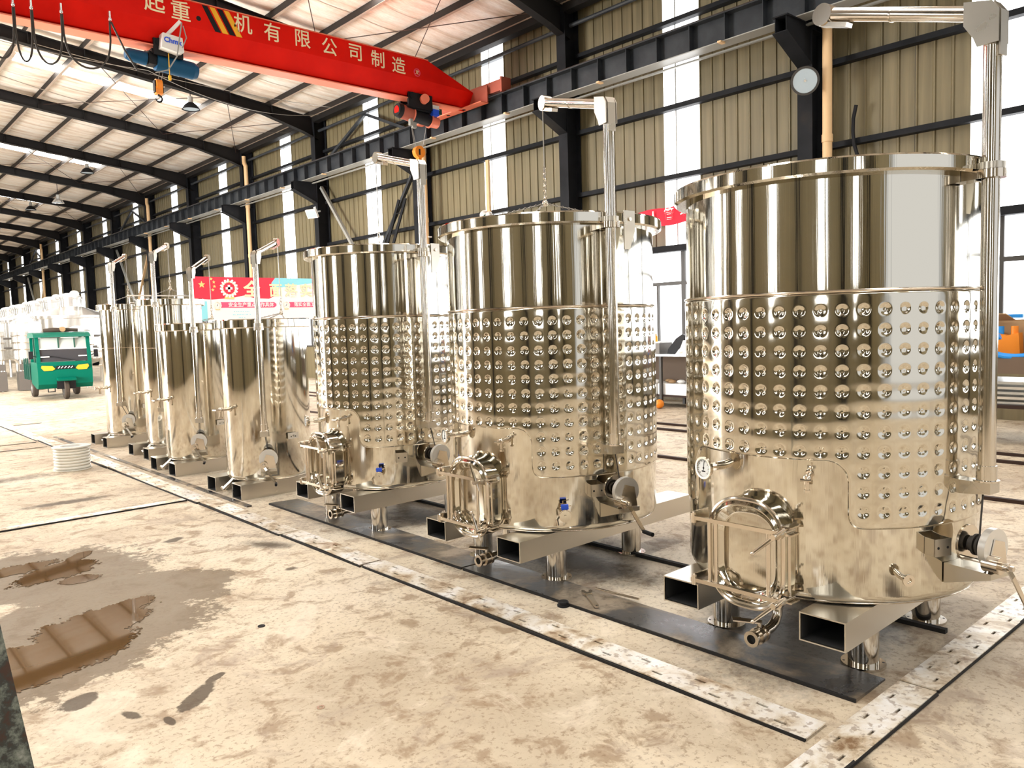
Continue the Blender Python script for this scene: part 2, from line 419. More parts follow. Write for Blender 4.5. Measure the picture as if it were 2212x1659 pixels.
for k in (2, 6, 10):
    y = Y0+k*BAY; x = XW-.2; m_ = y+BAY/2
    for a, b in (((x, y+.15, 6.9), (x, m_, 7.95)), ((x, y+BAY-.15, 6.9), (x, m_, 7.95))):
        part('brace', MB().beam(a, b, .08, .08), 'girder', wall_right, ang=0)
    for a, b, mm in (((x, y+.15, 6.2), (x, y+BAY-.2, .4), 'tanpipe' if k > 2 else 'girder'), ((x-.1, y+BAY-.15, 6.2), (x-.1, y+.3, .4), 'flange')):
        part('brace', MB().beam(a, b, .09, .09), mm, wall_right, 'tan painted diagonal brace' if mm == 'tanpipe' else None, ang=0)
# near bracing ladder leaning against the wall behind the third tank
lad = thing('ladder', 'dark steel ladder leaning against the wall behind the third large tank', 'ladder', (12.2, 17.2, 0))
p0, p1 = Vector((0, 1.9, 2.4)), Vector((.45, 1.0, 5.2))
p0 = p0 + (p0-p1)*(2.4/2.8)
for s_ in (0, .32): part('rail', MB().beam(p0+Vector((0, s_, 0)), p1+Vector((0, s_, 0)), .05, .07), 'dark_steel', lad, ang=0)
for i in range(9):
    q = p0.lerp(p1, (i+.7)/9.4); part('rung', MB().cyl(q, q+Vector((0, .32, 0)), .016, n=8), 'dark_steel', lad)
# windows
win_n = 0
fm = MB(); W_ = BAY-.5; Z0, Z1, ZT = 1.13, 2.96, 2.34
fm.box(-.06, .06, 0, W_, Z0-.05, Z0); fm.box(-.06, .06, 0, W_, Z1, Z1+.05); fm.box(-.05, .05, 0, W_, ZT-.035, ZT+.035)
cols8 = 8; cw = W_/cols8
for i in range(cols8+1):
    t = .045 if i % 2 == 0 else .022
    fm.box(-.05, .05, max(0, i*cw-t), min(W_, i*cw+t), Z0, Z1 if i % 2 == 0 else ZT)
fm_me = fm.mesh('window', 'frame', 0)
pl_me = MB().box(-.006, .006, .03, cw-.03, Z0, ZT-.03).mesh('pane', 'pane', 0)
pu_me = MB().box(-.006, .006, .04, 2*cw-.04, ZT+.03, Z1).mesh('pane', 'pane', 0)
for k in list(KS)[:-1]:
    win_n += 1; y = Y0+k*BAY+.25
    o = obj('window_%d' % win_n, fm_me, None, None, (XW+.03, y, 0)); o['kind'] = 'structure'
    for i in range(cols8): obj('pane', pl_me, o, None, (0, i*cw, 0))
    for i in range(cols8//2): obj('pane', pu_me, o, None, (0, 2*i*cw, 0))
# ---- left wall (out of frame, seen in the polished steel), gable walls
wall_left = bpy.data.objects.new('wall_left', None); 
lm = MB()
for k in list(KS)[:-1]:
    y = Y0+k*BAY; ym = y+BAY/2
    if k == 2:      # unseen opening, added to go with the door fill lamp
        lm.box(XL-.1, XL, y, y+BAY, 5.2, roof_z(XL)-.05); continue
    for a, b in ((y, ym-.42), (ym+.42, y+BAY)): lm.box(XL-.1, XL, a, b, 0, roof_z(XL)-.05)
    lm.box(XL-.1, XL, ym-.42, ym+.42, 0, 1.6); lm.box(XL-.1, XL, ym-.42, ym+.42, 7.4, roof_z(XL)-.05)
wall_left = struct('wall_left', lm, 'wall', 0)
for k in list(KS)[:-1]:
    if k == 2: continue
    ym = Y0+k*BAY+BAY/2
    part('daylight_strip', MB().box(XL-.06, XL-.04, ym-.42, ym+.42, 1.6, 7.4), 'strip', wall_left, ang=0)
for k in KS: obj('column', col_me, wall_left, None, (XL+.24, Y0+k*BAY, 0))
part('girt', MB().box(XL, XL+.12, YA, 17.4, 4.4, 4.5).box(XL, XL+.12, YA, YB, 5.9, 6.0), 'dark_steel', wall_left, ang=0)
struct('wall_far', MB().box(XL, XW, YB, YB+.12, 0, 10), 'wall', 0)
struct('wall_near', MB().box(XL, -1.2, YA-.12, YA, 0, 10).box(9.4, XW, YA-.12, YA, 0, 10).box(-1.2, 9.4, YA-.12, YA, 5.6, 10), 'wall', 0)
# ---- roof: rafters, purlins, insulation sheets, daylight sheets
ceiling = struct('ceiling', MB().hexa([(RIDGE, YA, roof_z(RIDGE)+.06), (XW+.3, YA, roof_z(XW+.3)+.06), (XW+.3, YB, roof_z(XW+.3)+.06), (RIDGE, YB, roof_z(RIDGE)+.06)],
                                     [(RIDGE, YA, roof_z(RIDGE)+.1), (XW+.3, YA, roof_z(XW+.3)+.1), (XW+.3, YB, roof_z(XW+.3)+.1), (RIDGE, YB, roof_z(RIDGE)+.1)])
                 .hexa([(XL-.3, YA, roof_z(XL-.3)+.06), (RIDGE, YA, roof_z(RIDGE)+.06), (RIDGE, YB, roof_z(RIDGE)+.06), (XL-.3, YB, roof_z(XL-.3)+.06)],
                       [(XL-.3, YA, roof_z(XL-.3)+.1), (RIDGE, YA, roof_z(RIDGE)+.1), (RIDGE, YB, roof_z(RIDGE)+.1), (XL-.3, YB, roof_z(XL-.3)+.1)]), 'foil', 0)
PX = [4.75+1.29*i for i in range(7)]
def roof_sheet(x0, x1, wd, name, m):
    n = max(2, int(abs(x1-x0)/.215)); vs = []; ny = 4
    for i in range(n+1):
        x = x0+(x1-x0)*i/n
        u = ((x-4.75)/1.29) % 1.0 if x >= RIDGE else ((2*RIDGE-x-4.75)/1.29) % 1.0
        sag = .035*math.sin(PI*u) if m == 'foil' else 0
        for j in range(ny+1):
            y = -wd/2+wd*j/ny
            vs.append((x, y, roof_z(x)-sag-(.012*math.sin(PI*j/ny) if m == 'foil' else 0)))
    s_ = 1 if x1 > x0 else -1
    fs = [(i*(ny+1)+j, i*(ny+1)+j+1, (i+1)*(ny+1)+j+1, (i+1)*(ny+1)+j) for i in range(n) for j in range(ny)]
    return MB().add(vs, fs).mesh(name, m, 60)
SW = BAY/6
full_r = roof_sheet(RIDGE, XW, SW-.01, 'roof_panel', 'foil'); full_l = roof_sheet(XL, RIDGE, SW-.01, 'roof_panel', 'foil')
top_r = roof_sheet(RIDGE, 4.95, SW-.01, 'roof_panel', 'foil'); low_r = roof_sheet(10.05, XW, SW-.01, 'roof_panel', 'foil')
sky_r = roof_sheet(4.95, 10.05, .62, 'daylight_panel', 'roofsky')
sky_l = roof_sheet(-3.6, 3.2, SW-.04, 'daylight_panel', 'roofsky')
for k in list(KS)[:-1]:
    for j in range(6):
        y = Y0+k*BAY+SW*j
        if j == 3 and (k-3) % 2 == 0:
            obj('roof_panel', top_r, ceiling, None, (0, y, 0)); obj('roof_panel', low_r, ceiling, None, (0, y, 0))
            obj('daylight_panel', sky_r, ceiling, None, (0, y, -.01)); obj('daylight_panel', sky_l, ceiling, None, (0, y, -.05))
        else: obj('roof_panel', full_r, ceiling, None, (0, y, -.004*(j % 2)))
        obj('roof_panel', full_l, ceiling, None, (0, y, -.004*(j % 2)))
for x in PX:
    z = roof_z(x)
    mb = MB().box(x-.035, x-.025, YA, YB, z-.21, z-.05).box(x-.035, x+.035, YA, YB, z-.06, z-.05)
    p_ = part('purlin', mb, 'purlin', ceiling, ang=0)
    part('purlin_lip', MB().box(x-.035, x+.04, YA, YB, z-.215, z-.205).box(x+.034, x+.04, YA, YB, z-.205, z-.185), 'purlin_edge', p_, 'paler lower lip of the purlin', ang=0)
    xl = 2*RIDGE-x
    if xl > XL: part('purlin', MB().box(xl-.035, xl+.035, YA, YB, z-.21, z-.05), 'purlin', ceiling, ang=0)
def rafter_mb(sg):
    pts = [(RIDGE, .53), (7, .53), (10.9, .53), (12.2, .72), (12.75, .86)]
    mb = MB()
    X = lambda x: x if sg > 0 else 2*RIDGE-x
    for (xa, da), (xb, db) in zip(pts[:-1], pts[1:]):
        ta, tb = roof_z(xa)-.215, roof_z(xb)-.215; ba, bb = roof_z(xa)-da, roof_z(xb)-db
        for yy, z0a, z0b, z1a, z1b in ((.005, ba, bb, ta, tb), (.10, ta-.014, tb-.014, ta, tb), (.10, ba, bb, ba+.014, bb+.014)):
            mb.hexa([(X(xa), -yy, z0a), (X(xb), -yy, z0b), (X(xb), yy, z0b), (X(xa), yy, z0a)], [(X(xa), -yy, z1a), (X(xb), -yy, z1b), (X(xb), yy, z1b), (X(xa), yy, z1a)])
    for px in PX[:-1]:
        t = roof_z(px)-.215; mb.box(X(px)-.01, X(px)+.0, -.09, .09, t, t+.13); mb.box(X(px)-.006, X(px)+.006, -.09, .09, t-.3, t)
    return mb
rr, rl = rafter_mb(1), rafter_mb(-1)
rr_me = rr.mesh('rafter', 'rafter', 0); rl_me = rl.mesh('rafter', 'rafter', 0); fixn(rr_me); fixn(rl_me)
for k in KS:
    obj('rafter', rr_me, ceiling, None, (0, Y0+k*BAY, 0)); obj('rafter', rl_me, ceiling, None, (0, Y0+k*BAY, 0))
# thin sway rods under the roof sheets
for k in range(1, 9):
    y = Y0+k*BAY
    if k % 2 == 1:
        for xa, xb in ((6.2, 9.8), (9.8, 12.4)):
            mb = MB().tube([(xa, y, roof_z(xa)-.33), (xb, y+BAY, roof_z(xb)-.33)], .010, 6).tube([(xb, y, roof_z(xb)-.33), (xa, y+BAY, roof_z(xa)-.33)], .010, 6)
            part('sway_rod', mb, 'rail', ceiling)
# ---- crane runway beam
GX = 12.2
run = thing('crane_runway_beam', 'long dark steel crane runway beam with stiffeners along the wall', 'beam', (GX, 6.5, 6.34))
part('web', MB().box(-.006, .006, YA-6.5, YB-6.5, .016, .46), 'girder', run, ang=0)
part('top_flange', MB().box(-.16, .16, YA-6.5, YB-6.5, .46, .48), 'girder', run, ang=0)
part('bottom_flange', MB().box(-.15, .15, YA-6.5, YB-6.5, 0, .016), 'flange', run, 'pale worn lower flange', ang=0)
part('rail', MB().box(-.03, .03, YA-6.5, YB-6.5, .48, .55), 'rail', run, 'rusty brown crane rail', ang=0)
part('light_angle', MB().box(.20, .26, YA-6.5, YB-6.5, -.05, -.02), 'flange', run, ang=0)
st_me = MB().box(-.14, .14, -.007, .007, .016, .46).mesh('stiffener', 'girder', 0)
y = YA+.5
while y < YB: obj('stiffener', st_me, run, None, (0, y-6.5, 0)); y += .72
for i in range(12):
    part('flange_clip', MB().box(-.24, -.10, 1.2+i*2.76, 1.27+i*2.76, -.035, -.004), 'tanpipe', run, 'tan wooden wedge', ang=0)
# second runway beam along the unseen left side
run2 = thing('crane_runway_beam', 'dark crane runway beam along the opposite wall, reflected in the tanks', 'beam', (XL+.8, 6.5, 6.34))
part('web', MB().box(-.006, .006, YA-6.5, YB-6.5, 0, .46), 'girder', run2, ang=0)
part('top_flange', MB().box(-.16, .16, YA-6.5, YB-6.5, .46, .48), 'girder', run2, ang=0)
part('bottom_flange', MB().box(-.15, .15, YA-6.5, YB-6.5, -.016, 0), 'girder', run2, ang=0)

# ---- overhead crane
CY = 14.36     # near face
cr_ = thing('overhead_crane', 'red single girder overhead travelling crane with cream lettering', 'crane', (0, CY, 0))
# box body: upper vertical box, inclined lower webs down to an I beam
zt, zm, zb, zf = 7.50, 7.06, 6.72, 6.66
sec = [(0, zt), (0, zm), (.17, zb+.02), (.19, zb), (.41, zb), (.43, zb+.02), (.60, zm), (.60, zt)]
xs = [XL+.9, XL+1.7, 10.72, 12.02]
def sec_at(i):
    if i in (0, 3): return [(y_, min(z_, 7.02) if z_ > zm else z_-(0 if z_ < zm else .04)) for y_, z_ in sec]
    return sec
mb = MB(); vs = []
for i, x in enumerate(xs): vs += [(x, y_, z_) for y_, z_ in sec_at(i)]
n = len(sec)
fs = [(i*n+j, i*n+(j+1) % n, (i+1)*n+(j+1) % n, (i+1)*n+j) for i in range(3) for j in range(n)] + [tuple(range(n)), tuple(3*n+j for j in range(n-1, -1, -1))]
mb.add(vs, fs); gd = part('girder', mb, 'red', cr_, fix=True, ang=20)
part('bottom_flange', MB().box(XL+1.2, 11.75, .13, .47, zf-.012, zf+.01), 'redlight', cr_, 'pale pink lower flange', ang=0)
part('flange_web', MB().box(XL+1.2, 11.95, .29, .31, zf, zb+.02), 'red', cr_, ang=0)
part('top_rail', MB().box(XL+1.7, 10.72, -.03, .63, zt, zt+.014), 'redlight', cr_, 'pale top plate edge', ang=0)
part('top_edge', MB().box(XL+1.7, 6.4, .1, .5, zt+.014, zt+.07), 'dark_steel', cr_, 'dark walkway edge', ang=0)
chars = [('起', 4.92, 7.315), ('重', 5.36, 7.27), ('机', 6.49, 7.31), ('有', 7.07, 7.28), ('限', 7.69, 7.30), ('公', 8.28, 7.27), ('司', 8.88, 7.285), ('制', 9.42, 7.25), ('造', 9.94, 7.225)]
for ch, x, z in chars:
    text(ch, .36, 'cream', cr_, frame_m((x, -.004, z), (1, 0, -.0), (0, 0, 1)), 'lettering', .004, .0025)
for i, (m_, dx) in enumerate((('black', 0), ('yellow', .135), ('black', .27), ('yellow', .395))):
    part('warning_stripe', MB().prism([(5.74+dx, 7.49), (5.84+dx, 7.49), (6.07+dx, 7.075), (5.96+dx, 7.075)], (0, -.003, 0), (1, 0, 0), (0, 0, 1), (0, -1, 0), .003), m_, cr_, 'slanted %s warning stripe' % m_, ang=0, fix=True)
part('lifting_hole', MB().cyl((5.67, -.004, 7.24), (5.67, .01, 7.24), .042, n=20), 'black', cr_, 'round dark hole')
mk = part('maker_mark', MB().ring((10.42, -.004, 7.19), (10.42, .002, 7.19), .085, .07, 24), 'boardpink', cr_, 'small round stamp with a character')
text('龙', .10, 'cream', cr_, frame_m((10.42, -.005, 7.19), (1, 0, 0), (0, 0, 1)), 'lettering')
ec = part('end_carriage', MB().box(12.08, 12.32, -.9, 2.2, 6.90, 7.15).box(12.06, 12.34, -.93, -.88, 6.86, 7.19).box(12.00, 12.03, -.5, 2.1, 6.70, 7.08), 'rustred', cr_, 'faded brownish red end carriage', ang=0)
part('carriage_plate', MB().box(11.80, 12.03, -.5, 2.1, 6.68, 6.70), 'redlight', ec, ang=0)
for yy in (-.55, 1.7): part('wheel', MB().cyl((12.14, yy, 6.99), (12.26, yy, 6.99), .09, n=20), 'black', ec)
for yy in (.25, .85, 1.45): part('bolt_hole', MB().cyl((11.91, yy, 6.674), (11.91, yy, 6.68), .045, n=12), 'black', ec)
# festoon cable and clips
fe = thing('festoon_cable', 'black looping power cable hung from clips on the red crane girder', 'cable', (2.6, CY-.06, 6.8))
fx = [(.05, 6.69), (.38, 6.68), (.93, 6.70), (1.76, 6.735)]
for i, (x, z) in enumerate([(.18, -.06), (.425, -.05), (.845, -.01), (1.565, .037)]):
    cpart = part('clip', MB().box(x-.012, x+.012, -.02, .06, z+.03, z+.15).ball((x, -.01, z+.02), .03, 6), 'lamp_alu', fe, 'bright metal cable clip')
def loop(xa, xb, za, zb_, depth, n=18):
    return [(xa+(xb-xa)*(.5-.5*math.cos(PI*t/n)), -.02, za+(zb_-za)*t/n-depth*math.sin(PI*t/n)**.55) for t in range(n+1)]
part('cable', MB().tube(loop(-.2, .172, -.09, -.08, .8), .016, 6).tube(loop(.188, .418, -.08, -.07, .80), .016, 6).tube(loop(.433, .837, -.07, -.03, .80), .016, 6).tube(loop(.853, 1.555, -.03, .017, .80), .016, 6)
     .tube([(1.575, -.02, .017), (1.78, .02, -.40), (1.98, .1, -.66), (2.2, .18, -.66)], .016, 6), 'darkwire', fe)
# loose rope lines across the hall
rp = thing('guy_wires', 'thin slack wires crossing below the roof behind the crane', 'wire', (3, 19, 7))
def sagline(a, b, sag, n=14):
    a, b = Vector(a), Vector(b); return [a.lerp(b, t/n)-Vector((0, 0, sag*4*(t/n)*(1-t/n))) for t in range(n+1)]
for a, b, s_ in (((-1, .2, .9), (3.6, 1.0, .95), .1), ((3.6, 1.0, .95), (9.2, 3, 1.2), .35), ((-1, .8, .6), (8.8, 4, .8), .5), ((1.4, 2, 1.4), (9.3, 2.4, 1.3), .15)):
    part('strand', MB().tube(sagline(a, b, s_), .008, 5), 'wire', rp)

# hoists ------------------------------------------------------------------
def hook_block(name, root, x, y, z, k, m1, label=None):
    hb = part(name, MB().cyl((x-.05*k, y, z), (x+.05*k, y, z), .10*k, n=20).box(x-.06*k, x+.06*k, y-.06*k, y+.06*k, z-.16*k, z-.04*k), m1, root, label)
    part('cheek_plate', MB().box(x-.075*k, x-.055*k, y-.05*k, y+.05*k, z-.14*k, z+.07*k).box(x+.055*k, x+.075*k, y-.05*k, y+.05*k, z-.14*k, z+.07*k), 'black', hb, ang=0)
    pts = [(x, y, z-.14*k)] + [(x+.055*k*math.sin(t)-.0, y, z-.235*k+.055*k*math.cos(t)) for t in [i*PI*1.5/10 for i in range(11)]]
    part('hook', MB().tube(pts, [.018*k]*9+[.015*k, .01*k, .006*k], 8), 'black', hb)
    return hb
bh = thing('electric_hoist', 'blue cylindrical electric hoist with white box under the red crane girder', 'hoist', (5.0, CY+.3, 6.45))
part('drum_housing', MB().cyl((-.02, 0, -.02), (.62, 0, -.06), .15, n=24), 'blue_m', bh)
part('end_cap', MB().cyl((.62, 0, -.06), (.70, 0, -.065), .15, .12, 24), 'blue_m', bh)
part('motor', MB().cyl((-.46, 0, .02), (-.18, 0, 0), .105, .115, 20).cyl((-.52, 0, .022), (-.46, 0, .02), .08, .105, 20), 'blue_m', bh)
part('coupling', MB().cyl((-.2, 0, 0), (0, 0, -.02), .085, n=16).box(-.16, -.02, -.1, .1, -.1, .12), 'black', bh)
bx = part('control_box', MB().prism([(0, .02), (.03, .27), (.36, .24), (.38, .0), (.3, -.03)], (-.02, -.36, .12), (1, 0, 0), (0, 0, 1), (0, 1, 0), .22), 'white', bh, 'white rounded control box', ang=0, fix=True)
text('Chmx', .12, 'blue_h', bx, frame_m((.17, -.365, .27), (1, 0, -.05), (0, 0, 1)), 'lettering', .004, .004)
part('trolley', MB().box(-.12, .42, -.14, .14, .08, .16).box(-.1, .4, -.19, -.15, .05, .33).box(-.1, .4, .15, .19, .05, .33).cyl((0, -.2, .27), (0, -.12, .27), .07, n=14).cyl((.3, -.2, .27), (.3, -.12, .27), .07, n=14), 'black', bh)
part('cable_arm', MB().beam((.1, -.3, .38), (.3, -.42, .62), .04, .05), 'white', bh, 'pale slanting cable arm', ang=0)
part('cable', MB().tube([(.32, -.42, .6), (.25, -.46, .3), (.2, -.44, .0), (.05, -.4, -.25), (-.15, -.35, -.32)], .012, 6).tube([(.34, -.42, .55), (.38, -.44, .35), (.3, -.44, .16)], .01, 6), 'flange', bh)
part('rope', MB().cyl((.05, 0, -.1), (0, 0, -.4), .006, n=6).cyl((.12, 0, -.1), (.04, 0, -.4), .006, n=6), 'wire', bh)
part('push_button_cord', MB().cyl((.14, -.2, .1), (.14, -.2, -.3), .008, n=6).box(.12, .16, -.22, -.18, -.36, -.28), 'yellow', bh)
hook_block('hook_block', bh, .0, 0, -.42, 1.0, 'orange', 'orange and black hook block')
oh = thing('electric_hoist', 'red and black hoist at the wall end of the crane, orange hook pulley below', 'hoist', (10.6, CY+.3, 6.45))
part('drum_housing', MB().cyl((-.45, 0, -.06), (-.16, 0, -.10), .155, n=24), 'rustred', oh)
part('end_cover', MB().cyl((-.55, 0, -.05), (-.45, 0, -.06), .14, .165, 24), 'black', oh)
part('end_face', MB().cyl((-.556, 0, -.05), (-.55, 0, -.05), .09, n=24), 'red', oh, 'red centre of the end cover')
part('drum', MB().cyl((-.16, 0, -.10), (.34, 0, -.16), .135, n=24), 'black', oh)
part('drum_ring', MB().ring((-.17, 0, -.10), (-.14, 0, -.104), .165, .1).ring((.32, 0, -.155), (.35, 0, -.16), .165, .1), 'redlight', oh)
part('motor', MB().cyl((.35, 0, -.16), (.55, 0, -.18), .14, .12, 24), 'redlight', oh)
part('blue_box', MB().box(.30, .46, -.2, -.08, -.08, .06), 'blue_h', oh, 'small blue box')
part('green_box', MB().box(.5, .62, -.1, .02, .0, .12), 'darkgreen', oh, 'small green box')
part('white_box', MB().box(.32, .5, -.16, -.06, .06, .16), 'white', oh, 'small white box')
part('travel_motor', MB().cyl((.02, -.3, .22), (.06, -.16, .22), .10, n=20).cyl((.06, -.16, .22), (.08, 0, .22), .06, n=16), 'redlight', oh, 'pink travelling motor')
part('trolley', MB().box(-.35, .3, -.18, -.13, .02, .34).box(-.35, .3, .13, .18, .02, .34).box(-.35, .3, -.13, .13, -.02, .08).cyl((-.25, -.2, .27), (-.25, -.12, .27), .07, n=14), 'black', oh)
part('rope_guide', MB().box(-.28, -.2, -.12, -.04, -.36, -.22).box(-.2, -.1, -.1, -.02, -.4, -.28), 'flange', oh, ang=0)
part('rope', MB().cyl((-.2, -.05, -.3), (-.06, 0, -.85), .006, n=6).cyl((-.22, -.05, -.3), (-.1, 0, -.85), .006, n=6).cyl((.26, 0, -.2), (.09, 0, -.85), .006, n=6), 'wire', oh)
hk = part('hook_pulley', MB().cyl((0, -.06, -.9), (0, .06, -.9), .135, n=28).prism([(-.05, -.95), (.05, -.95), (.03, -1.16), (-.03, -1.16)], (0, -.05, 0), (1, 0, 0), (0, 0, 1), (0, 1, 0), .1), 'orange', oh, 'orange hook pulley', fix=True)
part('hook', MB().tube([(0, 0, -1.1)]+[(.06*math.sin(t), 0, -1.22+.06*math.cos(t)) for t in [i*PI*1.5/10 for i in range(11)]], .016, 8), 'black', hk)
part('slot_mark', MB().box(-.04, .0, -.068, -.06, -.97, -.84), 'black', hk, ang=0)

# ---- pendant lamps, floodlights, downpipes
def pendant(x, y, z, zt, label, bell):
    t = thing('pendant_lamp', label, 'lamp', (x, y, z), 'pendant lamps under the rafters')
    m = 'lamp_alu' if not bell else 'black'
    part('shade', MB().lathe([(.05, .20), (.09, .19), (.17, .13), (.24, .02), (.25, 0), (.235, 0), (.16, .11), (.05, .17)], 28), 'dark_steel' if bell else 'lamp_alu', t)
    part('lamp_glass', MB().lathe([(.0, .02), (.22, .02)], 24), 'lamp_in', t)
    part('ballast', MB().cyl((0, 0, .20), (0, 0, .36), .07, n=14), 'flange', t)
    part('cord', MB().cyl((0, 0, .36), (0, 0, zt-z), .012, n=6), 'black', t)
pendant(8.75, 23.1, 8.05, roof_z(8.75)-.53, 'dark bell pendant lamp nearest the crane under a rafter', True)
pendant(8.75, 34.16, 8.05, roof_z(8.75)-.53, 'dark bell pendant lamp two rafters beyond the nearest one', True)
pendant(8.9, 45.2, 8.05, roof_z(8.9)-.53, 'dark bell pendant lamp farthest down the hall', True)
pendant(8.9, 39.7, 7.65, roof_z(8.9)-.53, 'pale pendant lamp on a long cord deep in the hall', False)
def floodlight(loc, label, k, dirv, round_):
    t = thing('floodlight', label, 'lamp', loc)
    d = Vector(dirv).normalized(); 
    if round_:
        part('reflector', MB().cyl((0, 0, 0), d*.05*k, .20*k, .215*k, 32).cyl(-d*.24*k, (0, 0, 0), .09*k, .20*k, 32), 'lamp_alu', t)
        part('rim_ring', MB().ring(d*.045*k, d*.06*k, .22*k, .185*k, 32), 'frame', t)
        part('lens', MB().cyl(d*.05*k, d*.054*k, .19*k, n=32), 'lamp_in', t)
        part('bulb', MB().ball(d*.03*k+Vector((0, 0, .03)), .035*k, 6).cyl(d*.0, d*.06*k, .02*k), 'lamp_alu', t)
    else:
        part('reflector', MB().beam(-d*.04, d*.04, .34*k, .24*k), 'white', t, ang=0)
        part('lens', MB().beam(d*.04, d*.045, .30*k, .20*k), 'lamp_in', t, ang=0)
    part('yoke', MB().beam(-d*.1*k, -d*.1*k+Vector((.22, 0, .05)), .05, .05).beam(-d*.12*k+Vector((0, .0, -.1)), -d*.12*k+Vector((.02, 0, .16)), .12, .03), 'lamp_alu', t, ang=0)
floodlight((12.16, 6.30, 5.35), 'round aluminium floodlight on the column beside the right crane runway', 1.0, (-.75, -.55, -.28), True)
floodlight((12.2, 22.7, 5.30), 'small square white floodlight on the column behind the small tanks', 1.15, (-.8, -.35, -.5), False)
for i, (y, x, z0, z1, lab) in enumerate([(6.10, 12.52, 2.2, 8.0, 'tan downpipe on the column behind the right large tank'), (17.12, 12.52, 0, 7.9, 'tan downpipe on the column behind the third large tank'),
                                     (28.12, 12.52, 0, 7.6, 'tan downpipe with bent top on the column behind the small tanks'), (39.12, 12.52, 0, 7.6, 'fourth tan downpipe along the wall from the camera'), (61.3, 12.52, 0, 7.6, 'farthest tan downpipe in the dark end of the hall')]):
    t = thing('downpipe', lab, 'pipe', (x, y, 0), 'downpipes along the right wall')
    part('pipe', MB().cyl((0, 0, z0), (0, 0, z1), .075, n=14), 'tanpipe', t)
    part('pipe_bend', MB().tube([(0, 0, z1-.02), (0, 0, z1+.12), (.0, .1, z1+.24), (.02, .16, z1+.34), (.02, .16, z1+.5)], .075, 12), 'tanpipe', t)
    for zz in (2.3, 4.4, 6.2): part('coupling', MB().cyl((0, 0, zz), (0, 0, zz+.12), .086, n=14), 'tanpipe', t)
    part('clip', MB().box(.0, .12, -.09, .09, 4.0, 4.03), 'white', t, ang=0)
wc = thing('hanging_cable', 'black cable hanging against the cladding right of the tan downpipe', 'cable', (12.76, 5.75, 3))
part('cable', MB().tube([(.02+.01*math.sin(i*1.7), .05*math.sin(i*.9)+.01*(i % 2), 1.95-i*.2) for i in range(16)], .03, 8), 'black', wc)
# ================================================================== TANKS
def pol(a, r, z): return Vector((r*math.cos(rad(a)), r*math.sin(rad(a)), z))
def er(a): return Vector((math.cos(rad(a)), math.sin(rad(a)), 0))
def et(a): return Vector((-math.sin(rad(a)), math.cos(rad(a)), 0))
Z = Vector((0, 0, 1))
def ss(x): x = np.clip(x, 0, 1); return x*x*(3-2*x)
def jacket_mesh(R, ncol, col0, pitch=.0871, ztop=1.703, zbot=.668, zcut=.965, half=33.0, res=18, z1=1.621):
    nt = ncol*res; nz = int((ztop-zbot+.03)/pitch*res)
    th = np.arange(nt)*2*PI/nt; zz = zbot-.012+np.arange(nz+1)*(ztop-zbot+.024)/nz
    T, Zg = np.meshgrid(th, zz)                       # rows z
    u = ((T+PI) % (2*PI)-PI)*R                     # arc length from the door axis (theta=0 -> 180 deg)
    wc = R*rad(half); rc = .085
    qx = np.abs(u)-(wc-rc); qz = np.abs(Zg-(zcut-1.0))-(1.0-rc)
    cut = np.hypot(np.maximum(qx, 0), np.maximum(qz, 0))+np.minimum(np.maximum(qx, qz), 0)-rc
    outer = np.minimum(ztop-Zg, Zg-zbot)
    kk = .07; h = np.clip(.5+.5*(cut-outer)/kk, 0, 1); sd = cut*(1-h)+outer*h-kk*h*(1-h)*((Zg < 1.2))
    off = -.006+.015*ss(sd/.013)
    ct = rad(col0)-PI; pt = 2*PI/ncol
    du = ((T-ct+pt/2) % pt-pt/2)*R; dz = ((Zg-z1+pitch/2) % pitch-pitch/2)
    msk = ss((sd-.012)/.02)
    # dimples only on rows/columns lying well inside the jacket
    cj = np.round((T-ct)/pt)*pt+ct; zi = np.round((Zg-z1)/pitch)*pitch+z1
    ui = ((cj+PI) % (2*PI)-PI)*R
    qx = np.abs(ui)-(wc-rc); qz = np.abs(zi-(zcut-1.0))-(1.0-rc)
    ci = np.hypot(np.maximum(qx, 0), np.maximum(qz, 0))+np.minimum(np.maximum(qx, qz), 0)-rc
    ok = (ci > .03) & (zi < ztop-.05) & (zi > zbot+.05)
    r2 = du*du+dz*dz; r_ = np.sqrt(r2)
    dim = -.0065*(1-ss((r_-.006)/.022))+.0022*np.exp(-r2/(.006**2))
    off = off+ok*dim+msk*(-.00022)*(np.cos(2*PI*du/(pt*R))+np.cos(2*PI*dz/pitch))
    rr = R+off; A = T+PI
    vs = np.stack([rr*np.cos(A), rr*np.sin(A), Zg], -1).reshape(-1, 3)
    i = np.arange(nz)[:, None]*nt; j = np.arange(nt)[None, :]; j2 = (j+1) % nt
    fs = np.stack([i+j, i+j2, i+nt+j2, i+nt+j], -1).reshape(-1, 4)
    me = bpy.data.meshes.new('jacket'); me.vertices.add(len(vs)); me.vertices.foreach_set('co', vs.astype(np.float32).ravel())
    me.loops.add(fs.size); me.loops.foreach_set('vertex_index', fs.astype(np.int32).ravel())
    me.polygons.add(len(fs)); me.polygons.foreach_set('loop_start', np.arange(0, fs.size, 4, dtype=np.int32))
    me.update(calc_edges=True); me.validate(); me.shade_smooth(); me.materials.append(M['jacket']); return me

